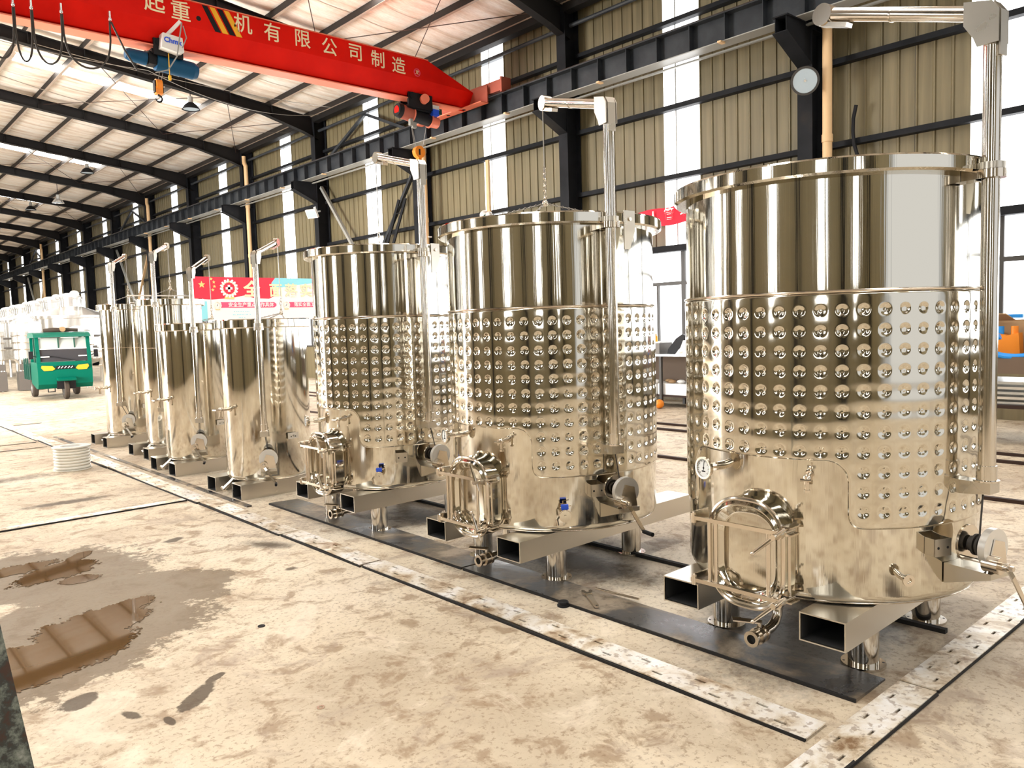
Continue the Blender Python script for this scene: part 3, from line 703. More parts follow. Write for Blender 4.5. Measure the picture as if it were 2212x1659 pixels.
def winch(t, a, R, z, k=1.0, crank_a=-62, gap=.10):
    """hand winch on a shelf bracket: drum axis radial, gear hub and crank on its outer side"""
    e, s = er(a), et(a)          # outward, tangential (towards +angle)
    o = e*R+Z*z
    w = part('winch', MB().prism([(0, -.11), (0, -.02), (gap+.13, -.02), (gap+.13, -.045)], o-s*.075*k, e, Z, s, .15*k), 'brushed', t, fix=True, ang=0)
    part('drum', MB().cyl(o+e*gap+Z*.075*k, o+e*(gap+.075)+Z*.075*k, .035*k, n=18).ring(o+e*(gap+.02)+Z*.075*k, o+e*(gap+.03)+Z*.075*k, .048*k, .03*k).ring(o+e*(gap+.04)+Z*.075*k, o+e*(gap+.05)+Z*.075*k, .048*k, .03*k), 'darkwire', w)
    part('back_disc', MB().cyl(o+e*(gap-.02)+Z*.075*k, o+e*(gap-.008)+Z*.075*k, .082*k, n=28), 'fitting', w)
    part('front_disc', MB().cyl(o+e*(gap+.078)+Z*.075*k, o+e*(gap+.108)+Z*.075*k, .088*k, n=32), 'disc', w, 'pale round winch cover')
    part('side_plate', MB().prism([(-.075*k, -.02), (.07*k, -.02), (.05*k, .10*k), (-.02*k, .12*k)], o+e*(gap+.110), s, Z, e, .006), 'fitting', w, ang=0, fix=True)
    h0 = o-s*.045*k+Z*.018*k
    part('gear_hub', MB().cyl(h0+e*(gap+.09), h0+e*(gap+.155), .038*k, n=20).cyl(h0+e*(gap+.155), h0+e*(gap+.185), .018*k, n=12).cyl(h0+e*(gap-.03), h0+e*(gap+.09), .009*k, n=8), 'fitting', w)
    part('pawl_nut', MB().cyl(h0+e*(gap+.185), h0+e*(gap+.205), .012*k, n=6), 'fitting', w)
    ca = rad(crank_a); dv = s*math.cos(ca)+Z*math.sin(ca)
    c0 = h0+e*(gap+.178); c1 = c0+dv*.05*k+e*.012; c2 = c0+dv*.20*k+e*.03
    cr = part('crank', MB().beam(c0, c1, .022*k, .007, e).beam(c1, c2, .022*k, .007, e), 'fitting', w, ang=0)
    part('crank_grip', MB().cyl(c2-e*.005, c2+e*.085*k, .013*k, n=12), 'black', cr, 'black crank grip')
    return w

def mast(t, a, r, zb, zt, rp, ca_end, zend, R, wire_to=None, chains=None, zr=2.19):
    p0, p1 = pol(a, r, zb), pol(a, r, zt)
    m = part('davit_mast', MB().cyl(p0, p1, rp, n=24), 'pipe_steel', t)
    part('mast_collar', MB().cyl(pol(a, r, zb-.012), pol(a, r, zb+.055), rp+.006, n=24).cyl(pol(a, r, zb-.016), pol(a, r, zb-.008), rp+.016, n=24), 'pipe_steel', m)
    e, s = er(a), et(a)
    # lower shelf bracket and upper clamp
    part('mast_bracket', MB().prism([(R-.01, -.012), (r+.035, -.012), (r+.035, -.06), (R-.01, -.075)], Z*(zb-.004)-s*.04, e, Z, s, .08), 'brushed', m, fix=True, ang=0)
    part('mast_plug', MB().cyl(pol(a, r, zb-.06), pol(a, r, zb-.016), rp*.8, n=16), 'black', m)
    part('upper_clamp', MB().prism([(R, -.035), (r-.01, -.035), (r-.01, .0), (R, .0)], Z*(zr-.0)-s*.045, e, Z, s, .09).ring(pol(a, r, zr-.035), pol(a, r, zr+.0), rp+.022, rp+.001, 24), 'fitting', m, fix=True, ang=20)
    part('clamp_ring', MB().ring(pol(a, r, zr+.002), pol(a, r, zr+.030), rp+.018, rp+.001, 24), 'brushed', m)
    # elbow plates, inclined arm, pulley
    pe = Vector((ca_end[0], ca_end[1], zend)); d = Vector((pe.x-p1.x, pe.y-p1.y, 0)).normalized(); side = d.cross(Z)
    L = (Vector((pe.x, pe.y, 0))-Vector((p1.x, p1.y, 0))).length
    slope = (pe-p1)/L
    q = rp*1.15; kq = (rp/.035)**1.3
    for s_ in (-1, 1):
        part('elbow_plate', MB().prism([(-q, -.10*kq), (-q, .03*kq), (-q*.3, .03*kq+q), (.10*kq, .03*kq+q+.028*kq), (.10*kq, .0), (q*1.5, -.06*kq), (q*1.1, -.10*kq)], p1+side*(s_*(rp+.004))-side*.003, d, Z, side, .006), 'brushed', m, fix=True, ang=0)
    part('elbow_back', MB().prism([(-q-.003, -.15*kq), (-q-.003, .03*kq), (-q*.3-.003, .03*kq+q), (-q*.3, .03*kq+q-.012), (-q+.004, .025*kq), (-q+.004, -.15*kq)], p1-side*(rp*.8), d, Z, side, 1.6*rp), 'brushed', m, fix=True, ang=0)
    a0 = p1+slope*.05+Z*.025; a1 = p1+slope*(L-.05)+Z*.02
    arm = part('davit_arm', MB().cyl(a0, a1, rp*.92, n=20).cyl(p1+slope*(L*.55)+Z*.02, p1+slope*(L*.56)+Z*.02, rp*.95, n=20), 'pipe_steel', m)
    tip = p1+slope*L+Z*.015
    part('arm_pulley', MB().cyl(tip-side*rp*.9, tip+side*rp*.9, rp*1.5, n=24).beam(tip-slope*.13-Z*rp*1.25, tip+slope*.02-Z*rp*1.3, rp*1.4, .02), 'fitting', m)
    if wire_to is not None:
        wz = wire_to
        part('lifting_wire', MB().cyl((tip.x+d.x*rp*1.2, tip.y+d.y*rp*1.2, tip.z), (tip.x+d.x*rp*1.2, tip.y+d.y*rp*1.2, wz+.16), .004, n=6), 'wire', m)
        mb = MB(); x_, y_ = tip.x+d.x*rp*1.2, tip.y+d.y*rp*1.2; zc = wz+.24 if wz > 2.3 else wz+.16
        i = 0
        while zc > wz+.02:
            v = (1, 0) if i % 2 else (0, 1)
            mb.tube([(x_+v[0]*.010*math.cos(t_), y_+v[1]*.010*math.cos(t_), zc-.02+.024*math.sin(t_)) for t_ in [k_*PI/5 for k_ in range(10)]], .004, 6, True); zc -= .040; i += 1
        part('shackle_chain', mb.ball((x_, y_, wz), .022, 6), 'fitting', m)
        if chains:
            rc, zl = chains
            for ang in (-45, 75, 165):
                e_ = Vector((rc*math.cos(rad(ang)), rc*math.sin(rad(ang)), zl)); b_ = Vector((x_, y_, wz))
                n_ = max(6, int((e_-b_).length/.022)); mb = MB()
                for k_ in range(n_):
                    c_ = b_.lerp(e_, (k_+.5)/n_); dd = (e_-b_).normalized()*.014; up = Z*.006 if k_ % 2 else dd.cross(Z).normalized()*.006
                    mb.tube([c_-dd, c_+up, c_+dd, c_-up], .0035, 5, True)
                part('lid_chain', mb, 'wire', m)
    return m

def obround(wd, ht, r, n=8):
    pts = []
    for cx_, cy_, a0 in ((wd/2-r, ht/2-r, 0), (-(wd/2-r), ht/2-r, 90), (-(wd/2-r), -(ht/2-r), 180), (wd/2-r, -(ht/2-r), 270)):
        for i in range(n+1):
            t = rad(a0+90*i/n); pts.append((cx_+r*math.cos(t), cy_+r*math.sin(t)))
    return pts
def manway(t, R, zc, wd=.37, ht=.50):
    """rounded manway on the -X side: neck, frame, dished lid, clamp bars with toggle handles"""
    X0 = -R+.04; X1 = -R-.075
    o = obround(wd, ht, .155, 10); n = len(o)
    mb = MB(); vs = []
    for x, sc in ((X0, 1.0), (X1, 1.0), (X1, .955), (X0, .955)): vs += [(x, p*sc, zc+q*(1+(sc-1)*wd/ht)) for p, q in o]
    fs = [(k*n+i, k*n+(i+1) % n, (k+1)*n+(i+1) % n, (k+1)*n+i) for k in range(3) for i in range(n)]
    dn = part('manway', mb.add(vs, fs), 'steel', t, 'rounded rectangular manway with polished door', ang=40, fix=True)
    part('manway_gasket', MB().tube([(X1-.004, p*.99, zc+q*.99) for p, q in o], .011, 8, True), 'fitting', dn)
    mb = MB(); vs = []
    for x, sc in ((X1-.012, .955), (X1-.020, .90), (X1-.016, .86), (X1+.022, .74), (X1+.026, .70)): vs += [(x, p*(1+(sc-1)), zc+q*(1+(sc-1)*wd/ht*1.35)) for p, q in o]
    fs = [(k*n+i, k*n+(i+1) % n, (k+1)*n+(i+1) % n, (k+1)*n+i) for k in range(4) for i in range(n)]+[tuple(4*n+i for i in range(n))]
    part('manway_lid', mb.add(vs, fs), 'steel', dn, 'dished mirror polished door lid', ang=40, fix=True)
    xb = X1-.055
    for zz, sg in ((zc+.135, 1), (zc-.165, -1)):
        part('clamp_bar', MB().beam((xb, wd/2+.075, zz), (xb, -wd/2-.035, zz), .012, .018).cyl((xb, wd/2+.06, zz-.022), (xb, wd/2+.06, zz+.024), .013, n=12), 'fitting', dn, ang=20)
        part('hinge_ear', MB().beam((X1+.05, wd/2+.05, zz-.012), (xb, wd/2+.06, zz-.012), .012, .03).beam((X1+.05, wd/2+.05, zz+.015), (xb, wd/2+.06, zz+.015), .012, .03), 'fitting', dn, ang=0)
        y_ = -wd/2-.02
        part('toggle_screw', MB().cyl((X1+.05, y_, zz), (xb-.06, y_, zz), .009, n=12).cyl((xb-.035, y_, zz), (xb-.012, y_, zz), .020, n=12).cyl((xb-.075, y_, zz), (xb-.035, y_, zz), .013, n=12), 'fitting', dn)
        c_ = Vector((xb-.055, y_, zz)); dv = Vector((-.35, .55, -.55)).normalized() if t.get('_door') == 1 else Vector((-.1, .32, .95*(1 if sg > 0 else 1))).normalized()
        part('toggle_handle', MB().tube([c_-dv*.055, c_, c_+dv*.03, c_+dv*.12], [.006, .010, .010, .007], 10).ball(c_+dv*.12, .010, 6), 'fitting', dn)
        part('clamp_lug', MB().box(X1-.01, X1+.06, y_-.022, y_+.022, zz-.02, zz-.012).box(X1-.01, X1+.06, y_-.022, y_+.022, zz+.014, zz+.022), 'fitting', dn, ang=0)
    for y_ in (wd/2-.02, wd/2-.055, -wd/2+.05): part('link_rod', MB().cyl((xb+.012, y_, zc-.165), (xb+.012, y_, zc+.135), .010, n=12), 'fitting', dn)
    part('link_rod', MB().cyl((X1+.01, -wd/2-.02, zc-.15), (X1+.01, -wd/2-.02, zc+.12), .007, n=10), 'fitting', dn)
    part('door_hook', MB().tube([(X1+.01, wd/2-.05, zc-.13), (X1-.03, wd/2-.07, zc-.11), (X1-.04, wd/2-.10, zc-.13), (X1-.03, wd/2-.12, zc-.16)], .010, 8), 'fitting', dn)
    return dn
def gauge(t, a, R, z):
    e = er(a); o = e*R+Z*z
    g_ = part('thermometer', MB().cyl(o-e*.01, o+e*.055, .020, n=16).cyl(o+e*.055, o+e*.10, .008, n=10).cyl(o+e*.09, o+e*.105, .012, n=8), 'fitting', t)
    mb = MB(); u, v = et(a), Z
    part('gauge_case', MB().cyl(o+e*.100, o+e*.118, .044, .050, 28).ring(o+e*.118, o+e*.126, .053, .043, 28), 'fitting', g_)
    part('gauge_face', MB().cyl(o+e*.118, o+e*.1205, .045, n=28), 'dial', g_, 'white gauge face')
    nd = MB()
    for i in range(22):
        tt = rad(-135+270*i/21); r0, r1 = (.030, .040) if i % 3 == 0 else (.035, .040)
        dd = u*math.sin(tt)+Z*math.cos(tt); nd.beam(o+e*.1212+dd*r0, o+e*.1212+dd*r1, .0022, .001, e)
    dd = u*math.sin(.15)+Z*math.cos(.15); nd.beam(o+e*.1215-dd*.012, o+e*.1215+dd*.034, .003, .001, e).cyl(o+e*.1205, o+e*.1225, .005, n=10)
    nd.beam(o+e*.1212-Z*.016-u*.012, o+e*.1212-Z*.016+u*.012, .006, .001, e)
    part('gauge_marks', nd, 'black', g_, ang=0)
def sample_tap(t, a, R, z, k=1.0):
    e, s = er(a), et(a); o = e*R+Z*z
    p_ = part('sample_tap', MB().cyl(o-e*.01, o+e*.065*k, .011*k, n=12).cyl(o+e*.0, o+e*.012, .022*k, n=14).ball(o+e*.075*k, .019*k, 7).cyl(o+e*.075*k, o+e*.075*k-Z*.05*k, .009*k, n=10).cyl(o+e*.075*k-Z*.05*k, o+e*.075*k-Z*.062*k, .013*k, n=10), 'fitting', t)
    part('tap_handle', MB().cyl(o+e*.09*k, o+e*.125*k, .008*k, n=10).cyl(o+e*.12*k-s*.022*k, o+e*.12*k+s*.022*k, .007*k, n=8).cyl(o+e*.12*k-Z*.018*k, o+e*.12*k+Z*.018*k, .006*k, n=8), 'fitting', p_)
def ball_valve(t, a, R, z):
    e, s = er(a), et(a); o = e*R+Z*z
    v = part('ball_valve', MB().cyl(o-e*.01, o+e*.05, .013, n=12).ball(o+e*.06, .024, 8).ring(o+e*.082, o+e*.094, .038, .012, 20).cyl(o+e*.03, o+e*.042, .028, n=16).tube([o+e*.09-s*.035, o+e*.09-s*.05-Z*.02, o+e*.09-s*.045-Z*.055], .008, 8), 'fitting', t)
    part('valve_cap', MB().cyl(o+e*.094, o+e*.100, .034, n=20).cyl(o+e*.100, o+e*.106, .008, n=8), 'steel', v)
    part('lever', MB().beam(o+e*.06+Z*.02, o+e*.06+Z*.05, .018, .018).beam(o+e*.06+Z*.045-s*.03, o+e*.06+Z*.055+s*.04, .014, .006), 'fitting', v, ang=0)
    part('lever_sleeve', MB().beam(o+e*.065+Z*.048-s*.022, o+e*.065+Z*.050+s*.022, .024, .028), 'blue_h', v, 'blue lever sleeve', ang=0)
def label_bracket(t, a, R, z, wd=.09, boxed=True):
    e, s = er(a), et(a); o = e*R+Z*z
    mb = MB(); q = .055
    if boxed:
        for u0, u1, v0, v1 in ((-wd/2, -wd/2+.004, 0, q), (wd/2-.004, wd/2, 0, q), (-wd/2, wd/2, q-.004, q)):
            mb.hexa([o+s*u0+e*v0-Z*.045, o+s*u1+e*v0-Z*.045, o+s*u1+e*v1-Z*.045, o+s*u0+e*v1-Z*.045], [o+s*u0+e*v0+Z*.03, o+s*u1+e*v0+Z*.03, o+s*u1+e*v1+Z*.03, o+s*u0+e*v1+Z*.03])
    else:
        q = .022
        mb.hexa([o+s*(-wd/2)+e*(q-.006)-Z*.03, o+s*(wd/2)+e*(q-.006)-Z*.03, o+s*(wd/2)+e*q-Z*.03, o+s*(-wd/2)+e*q-Z*.03], [o+s*(-wd/2)+e*(q-.006)+Z*.03, o+s*(wd/2)+e*(q-.006)+Z*.03, o+s*(wd/2)+e*q+Z*.03, o+s*(-wd/2)+e*q+Z*.03])
        mb.cyl(o-e*.01, o+e*q, .012, n=8)
    b = part('label_bracket', mb, 'brushed', t, ang=0)
    hm = MB()
    for u in (-.025, .025): hm.cyl(o+e*(q-.0005)+s*u-Z*.008, o+e*(q+.001)+s*u-Z*.008, .006, n=10)
    part('screw_hole', hm, 'black', b)
def fork_tube(t, y, x0, x1, z0, z1, wd):
    mb = MB(); w_ = .006; a, b = y-wd/2, y+wd/2
    mb.box(x0, x1, a, a+w_, z0, z1).box(x0, x1, b-w_, b, z0, z1).box(x0, x1, a+w_, b-w_, z0, z0+w_).box(x0, x1, a+w_, b-w_, z1-w_, z1)
    f = part('fork_tube', mb, 'brushed', t, ang=0)
    part('tube_shade', MB().box(x0+.012, x1-.012, a+w_+.001, a+w_+.002, z0+w_, z1-w_).box(x0+.012, x1-.012, b-w_-.002, b-w_-.001, z0+w_, z1-w_).box(x0+.012, x1-.012, a+w_, b-w_, z0+w_+.001, z0+w_+.002).box(x0+.012, x1-.012, a+w_, b-w_, z1-w_-.002, z1-w_-.001), 'dark_in', f, 'inside of the tube, painted dark as shade', ang=0)  # thin dark sheets paint the shade inside the hollow tube
def leg(t, x, y, z1, r=.067):
    l = part('leg', MB().cyl((x, y, .012), (x, y, z1), r, n=28), 'pipe_steel', t)
    part('foot_flange', MB().cyl((x, y, 0), (x, y, .012), r+.030, n=28), 'pipe_steel', l)
    bm_ = MB()
    for i in range(4): bm_.cyl((x+(r+.018)*math.cos(i*PI/2+.6), y+(r+.018)*math.sin(i*PI/2+.6), .0121), (x+(r+.018)*math.cos(i*PI/2+.6), y+(r+.018)*math.sin(i*PI/2+.6), .0126), .006, n=8)
    part('bolt_hole', bm_, 'black', l)
def drain(t, x, y, zt):
    pts = [(x+.10, y, zt), (x+.10, y, .20), (x+.095, y, .16), (x+.07, y, .125), (x+.03, y, .11), (x-.04, y, .105)]
    d = part('drain_pipe', MB().tube(pts, .024, 16), 'pipe_steel', t)
    part('butterfly_valve', MB().cyl((x-.04, y, .105), (x-.055, y, .104), .040, n=24).cyl((x-.055, y, .104), (x-.085, y, .103), .034, n=24).cyl((x-.085, y, .103), (x-.10, y, .103), .040, n=24).ring((x-.10, y, .103), (x-.135, y, .103), .030, .022, 24).ring((x-.135, y, .103), (x-.145, y, .103), .038, .022, 24), 'fitting', d)
    part('valve_mouth', MB().cyl((x-.12, y, .103), (x-.122, y, .103), .022, n=20), 'dark_in', d)
    part('valve_handle', MB().cyl((x-.07, y, .14), (x-.07, y, .165), .012, n=10).prism([(-.01, -.02), (.11, -.045), (.13, .0), (-.01, .02)], (x-.075, y, .165), (-.25, .97, 0), (.97, .25, 0), Z, .006), 'fitting', d, 'flat triangular valve handle', ang=0)

def shell_parts(t, R, zb, zt, rim_h, rim_w, seam=None, n=128):
    kn = .03
    part('shell', MB().lathe([(R-kn, zb), (R-kn*.3, zb+kn*.25), (R-.003, zb+kn*.75), (R, zb+kn*1.3), (R, zt-rim_h+.005)], n), 'steel', t, ang=50)
    part('bottom', MB().lathe([(.02, zb-.025), (R*.7, zb-.012), (R-kn, zb)], 64), 'brushed', t, ang=50)
    part('bottom_seam', MB().tube([(pol(a, R-kn*.55, zb+.004)) for a in range(0, 360, 5)], .006, 6, True), 'fitting', t)
    z0 = zt-rim_h
    part('rim', MB().lathe([(R-.001, z0), (R+rim_w-.012, z0), (R+rim_w, z0+.010), (R+rim_w, zt-.008), (R+rim_w-.006, zt), (R+rim_w-.020, zt-.004), (R-.004, z0+.016), (R-.012, z0-.2)], n), 'steel', t, ang=35)
    part('floating_lid', MB().lathe([(.03, zt-.03), (.06, zt-.09), (R*.6, zt-.10), (R-.02, zt-.11), (R-.02, zt-.14)], 64), 'brushed', t, ang=50)
    if seam: part('weld_seam', MB().tube([pol(a, R+.0005, seam) for a in range(0, 360, 4)], .0035, 6, True), 'fitting', t)

def big_tank(name_label, c, R, jm, pa, pr, rp, zarm, zend, gz=.905, wire=None, chains=None, first=False, wa=-106, fy=.36, bx=(-.77, .93)):
    t = thing('wine_tank', name_label, 'tank', (c[0], c[1], 0), None); t['_door'] = 1 if first else 0
    shell_parts(t, R, .338, 2.258, .070, .058)
    obj('jacket', jm, t, 'dimpled cooling jacket')
    part('jacket_seam', MB().tube([pol(a, R+.007, 1.703) for a in range(0, 360, 3)], .0065, 8, True), 'fitting', t)
    for s_ in (-1, 1): fork_tube(t, s_*fy, bx[0], bx[1], .203, .330, .205)
    for sx in (-.37, .37):
        for sy in (-1, 1): leg(t, sx, sy*fy, .203)
    manway(t, R, .535)
    gauge(t, 165, R, gz)
    sample_tap(t, -159.5, R, .905)
    label_bracket(t, -115, R, .60)
    if first:
        e = er(-128); o = e*R+Z*.465
        part('outlet', MB().cyl(o-e*.01, o+e*.055, .014, n=14).ring(o+e*.055, o+e*.064, .026, .013, 20), 'fitting', t)
    else: ball_valve(t, -131, R, .46)
    drain(t, -R+.14, .02, .34)
    # hinge plate on the rim
    e, s = er(pa+12), et(pa+12)
    hp = part('rim_hinge', MB().prism([(-.045, .02), (.045, .02), (.045, -.10), (.0, -.21), (-.045, -.21)], e*(R+.06)+Z*2.245, s, Z, e, .008), 'brushed', t, fix=True, ang=0)
    part('hinge_bolt', MB().cyl(e*(R+.066)+Z*2.215, e*(R+.076)+Z*2.215, .012, n=8), 'fitting', hp)
    mast(t, pa, pr, .88, zarm, rp, (0, 0), zend, R, wire, chains)
    winch(t, wa, R, .525, .97, -62, .075)
    zz = MB().cyl(pol(pa, pr-.01, .86), er(wa)*(R+.112)+Z*.64, .004, n=6); part('winch_cable', zz, 'darkwire', t)
    return t
J12 = jacket_mesh(.69, 51, -120.3); J3 = jacket_mesh(.585, 43, -123.0)
big_tank('large jacketed stainless tank nearest the camera at the right, outlet stub low on its front', (3.88, 1.90), .69, J12, -99, .79, .035, 2.80, 3.07, first=True, wa=-104)
big_tank('large jacketed stainless tank in the middle with chains rising to a hook over its lid', (3.80, 3.80), .69, J12, -107, .775, .032, 2.84, 3.06, wire=2.42, chains=(.60, 2.262))
big_tank('third jacketed stainless tank, narrower, standing before the tan downpipe', (3.69, 5.69), .585, J3, -95, .68, .031, 2.83, 3.02, gz=.87, wire=2.30, wa=-92, fy=.37, bx=(-.65, .93))

def small_tank(label, c, R, zt, pa, pr, zpb, zarm, zend, seam=None, wire=None, chains=None, wz=.36, y2=.315, bx=(-.50, .60), smp=-171, brk=-83, wa=-116, ce=(0, 0)):
    t = thing('wine_tank', label, 'tank', (c[0], c[1], 0), None)
    shell_parts(t, R, .150, zt, .090, .045, seam, 96)
    for s_ in (-1, 1): fork_tube(t, s_*y2, bx[0], bx[1], 0, .148, .215)
    sample_tap(t, smp, R, .86, 1.35)
    label_bracket(t, brk, R, .57, .12, False)
    e = er(180); o = e*(R-.06)+Z*.17
    part('drain_spout', MB().tube([o, o+e*.07-Z*.06, o+e*.13-Z*.105], .020, 12).cyl(o+e*.13-Z*.105, o+e*.145-Z*.115, .034, n=16), 'pipe_steel', t)
    mast(t, pa, pr, zpb, zarm, .026, ce, zend, R, wire, chains, zr=zt-.075)
    winch(t, wa, R, wz-.05, 1.0, -58, .05)
    part('winch_cable', MB().cyl(pol(pa, pr, zpb-.02), er(wa)*(R+.08)+Z*(wz+.05), .004, n=6), 'darkwire', t)
    return t
small_tank('small plain stainless tank standing next to the third jacketed tank, full front visible', (3.514, 7.69), .426, 1.74, -119, .50, .66, 2.33, 2.50, wire=1.80, chains=(.25, 1.7), ce=(.136, -.12))
small_tank('small plain stainless tank, second beyond the jacketed ones, before the red end of the board', (3.53, 9.53), .426, 1.74, -115, .50, .66, 2.31, 2.50, wire=1.80, chains=(.25, 1.7), ce=(.13, -.10))
small_tank('taller slim tank with a dark lid edge and chains over its open rim', (3.743, 11.04), .394, 2.09, -131, .47, .68, 2.64, 2.80, 1.445, wire=2.24, chains=(.34, 2.095), bx=(-.53, .62))
small_tank('slim tank at the far end of the row beside the green three-wheeler', (3.70, 12.75), .394, 2.09, -130, .47, .66, 2.63, 2.80, 1.445, wire=2.22, chains=(.34, 2.095), bx=(-.53, .62))
# ================================================================== FLOOR FITTINGS
def slotted(L, W, pitch, sl, sw, rows, th, wav, seed):
    """flat bar along +u (local x), width along v (local y), real slots cut through"""
    rnd = random.Random(seed); us = {0.0, L}; vs_ = {0.0, W}; holes = []
    for v, off in rows:
        vs_ |= {v-sw/2, v+sw/2}; u = off
        while u+sl < L-.02:
            holes.append((u, u+sl, v-sw/2, v+sw/2)); us |= {u, u+sl}; u += pitch
    us = sorted(us); vv = sorted(vs_); ph = rnd.random()*6; ph2 = rnd.random()*6
    def zz(u, v): return wav*(1+math.sin(u*2.1+ph)*.6+math.sin(u*5.3+ph2)*.4)*(1-.5*v/W)
    def yy(u): return .006*math.sin(u*1.7+ph2)
    mb = MB(); idx = {}
    def vid(i, j, t):
        k = (i, j, t)
        if k not in idx:
            idx[k] = len(mb.v); mb.v.append((us[i], vv[j]+yy(us[i]), zz(us[i], vv[j])+(th if t else 0)))
        return idx[k]
    solid = lambda i, j: 0 <= i < len(us)-1 and 0 <= j < len(vv)-1 and not any(a <= (us[i]+us[i+1])/2 <= b and c <= (vv[j]+vv[j+1])/2 <= d for a, b, c, d in holes)
    for i in range(len(us)-1):
        for j in range(len(vv)-1):
            if not solid(i, j): continue
            mb.f.append((vid(i, j, 1), vid(i+1, j, 1), vid(i+1, j+1, 1), vid(i, j+1, 1)))
            mb.f.append((vid(i, j, 0), vid(i, j+1, 0), vid(i+1, j+1, 0), vid(i+1, j, 0)))
            for (di, dj, a, b) in ((-1, 0, (i, j+1), (i, j)), (1, 0, (i+1, j), (i+1, j+1)), (0, -1, (i, j), (i+1, j)), (0, 1, (i+1, j+1), (i, j+1))):
                if not solid(i+di, j+dj):
                    mb.f.append((vid(*a, 0), vid(*b, 0), vid(*b, 1), vid(*a, 1)))
    return mb
def bar_under(mb_label): pass
segs = [(1.40, 4.55, 2.70, 'pale slotted steel strip along the aisle floor, nearest length ending at the cross strip'),
        (4.57, 5.75, 2.69, 'pale slotted steel strip along the aisle floor, second and shortest length'),
        (5.77, 7.45, 2.68, 'pale slotted steel strip along the aisle floor, third length before the left cross strip'),
        (7.47, 10.4, 2.67, 'pale slotted steel strip along the aisle floor, in front of the two front small tanks'),
        (10.42, 14.2, 2.66, 'pale slotted steel strip along the aisle floor, beside the hose coil'),
        (14.22, 22, 2.64, 'pale slotted steel strip along the aisle floor, farthest length toward the three-wheeler')]
for i, (a, b, x, lab) in enumerate(segs):
    t = thing('slotted_floor_strip', lab, 'floor strip', (x, a, 0), 'slotted strips along the aisle')
    m = slotted(b-a, .165, .30, .055, .014, ((.045, .10), (.118, .22)), .006, .006, i)
    part('strip', m, 'stripm', t, ang=0).matrix_local = Matrix(((0, 1, 0, 0), (1, 0, 0, 0), (0, 0, 1, .008), (0, 0, 0, 1)))
    part('shadow_gap', MB().box(-.010, .002, 0, b-a, 0, .013), 'groove', t, 'painted shadow gap under the front edge', ang=0)  # black bar paints the shadow gap beneath the raised strip edge
for i, (a, b, y, lab) in enumerate([(2.33, 3.42, 1.215, 'pale slotted cross strip in the near corner, left length meeting the aisle strip'), (3.44, 6.4, 1.20, 'pale slotted cross strip running right from beneath the nearest tank')]):
    t = thing('slotted_floor_strip', lab, 'floor strip', (a, y, 0), 'slotted cross strips at the near end', -.018)
    part('strip', slotted(b-a, .155, .24, .05, .013, ((.045, .07), (.115, .18)), .006, .005, 20+i), 'stripm', t, ang=0).location = (0, 0, .002)
    part('shadow_gap', MB().box(0, b-a, -.010, .002, 0, .012), 'groove', t, 'painted shadow gap under the front edge', ang=0)  # shadow gap below the cross strip, painted as a black bar
t = thing('slotted_floor_strip', 'narrow slotted cross strip on the left joining the aisle strip', 'floor strip', (-2.5, 7.70, 0))
part('strip', slotted(5.15, .13, .45, .06, .02, ((.03, .1),), .005, .004, 31), 'stripm', t, ang=0).location = (0, 0, .002)
part('shadow_gap', MB().box(0, 5.15, -.012, .0, 0, .012), 'groove', t, 'painted shadow gap under the front edge', ang=0)  # black bar again, painted shade under the narrow strip
for y, lab in ((13.3, 'thin dark floor rail crossing the left aisle beyond the hose coil'), (14.05, 'second thin dark floor rail crossing the left aisle beyond the hose coil'), (17.2, 'thin dark floor rail crossing the aisle before the three-wheeler')):
    tag(part('floor_rail', MB().box(-2.5, 2.6 if y < 15 else 3.3, y, y+.035, 0, .008), 'plate', None, ang=0), lab, 'rail', 'thin floor rails crossing the aisle')
for i, (a, b, lab) in enumerate([(1.40, 4.0, 'dark scuffed floor plate beneath the nearest tank and the wrench'), (4.02, 6.9, 'dark scuffed floor plate running under the second and third large tanks')]):
    t = thing('floor_plate', lab, 'plate', (3.125, a, 0))
    part('plate', MB().hexa([(0, 0, 0), (.285, 0, 0), (.285, b-a, 0), (0, b-a, 0)], [(0, 0, .016), (.285, 0, .008), (.285, b-a, .008), (0, b-a, .016)]), 'plate', t, ang=0)
    part('plate_edge', MB().box(-.008, 0, 0, b-a, 0, .014), 'groove', t, 'rough black front edge', ang=0)
    for yy in (): part('bolt_head', MB().cyl((.15, yy, .012), (.15, yy, .022), .022, n=6), 'brushed', t)
tag(part('floor_rail', MB().box(2.93, 2.975, 6.95, 14.5, 0, .014), 'plate', None, ang=0), 'dark floor rail in front of the small tanks', 'rail')
tag(part('floor_rail', MB().box(4.115, 4.148, 1.40, 7, 0, .022), 'groove', None, ang=0), 'black floor rail beneath the back legs of the large tanks', 'rail')
for x, wd, lab in ((7.35, .05, 'dark floor rail on the bright floor behind the large tanks, nearest of three'), (9.25, .06, 'dark floor rail on the bright floor behind the large tanks, middle of three'), (9.75, .05, 'dark floor rail on the bright floor behind the large tanks, closest to the workbench')):
    tag(part('floor_rail', MB().box(x, x+wd, -4, 24, 0, .03), 'rail', None, ang=0), lab, 'rail', 'floor rails behind the large tanks')
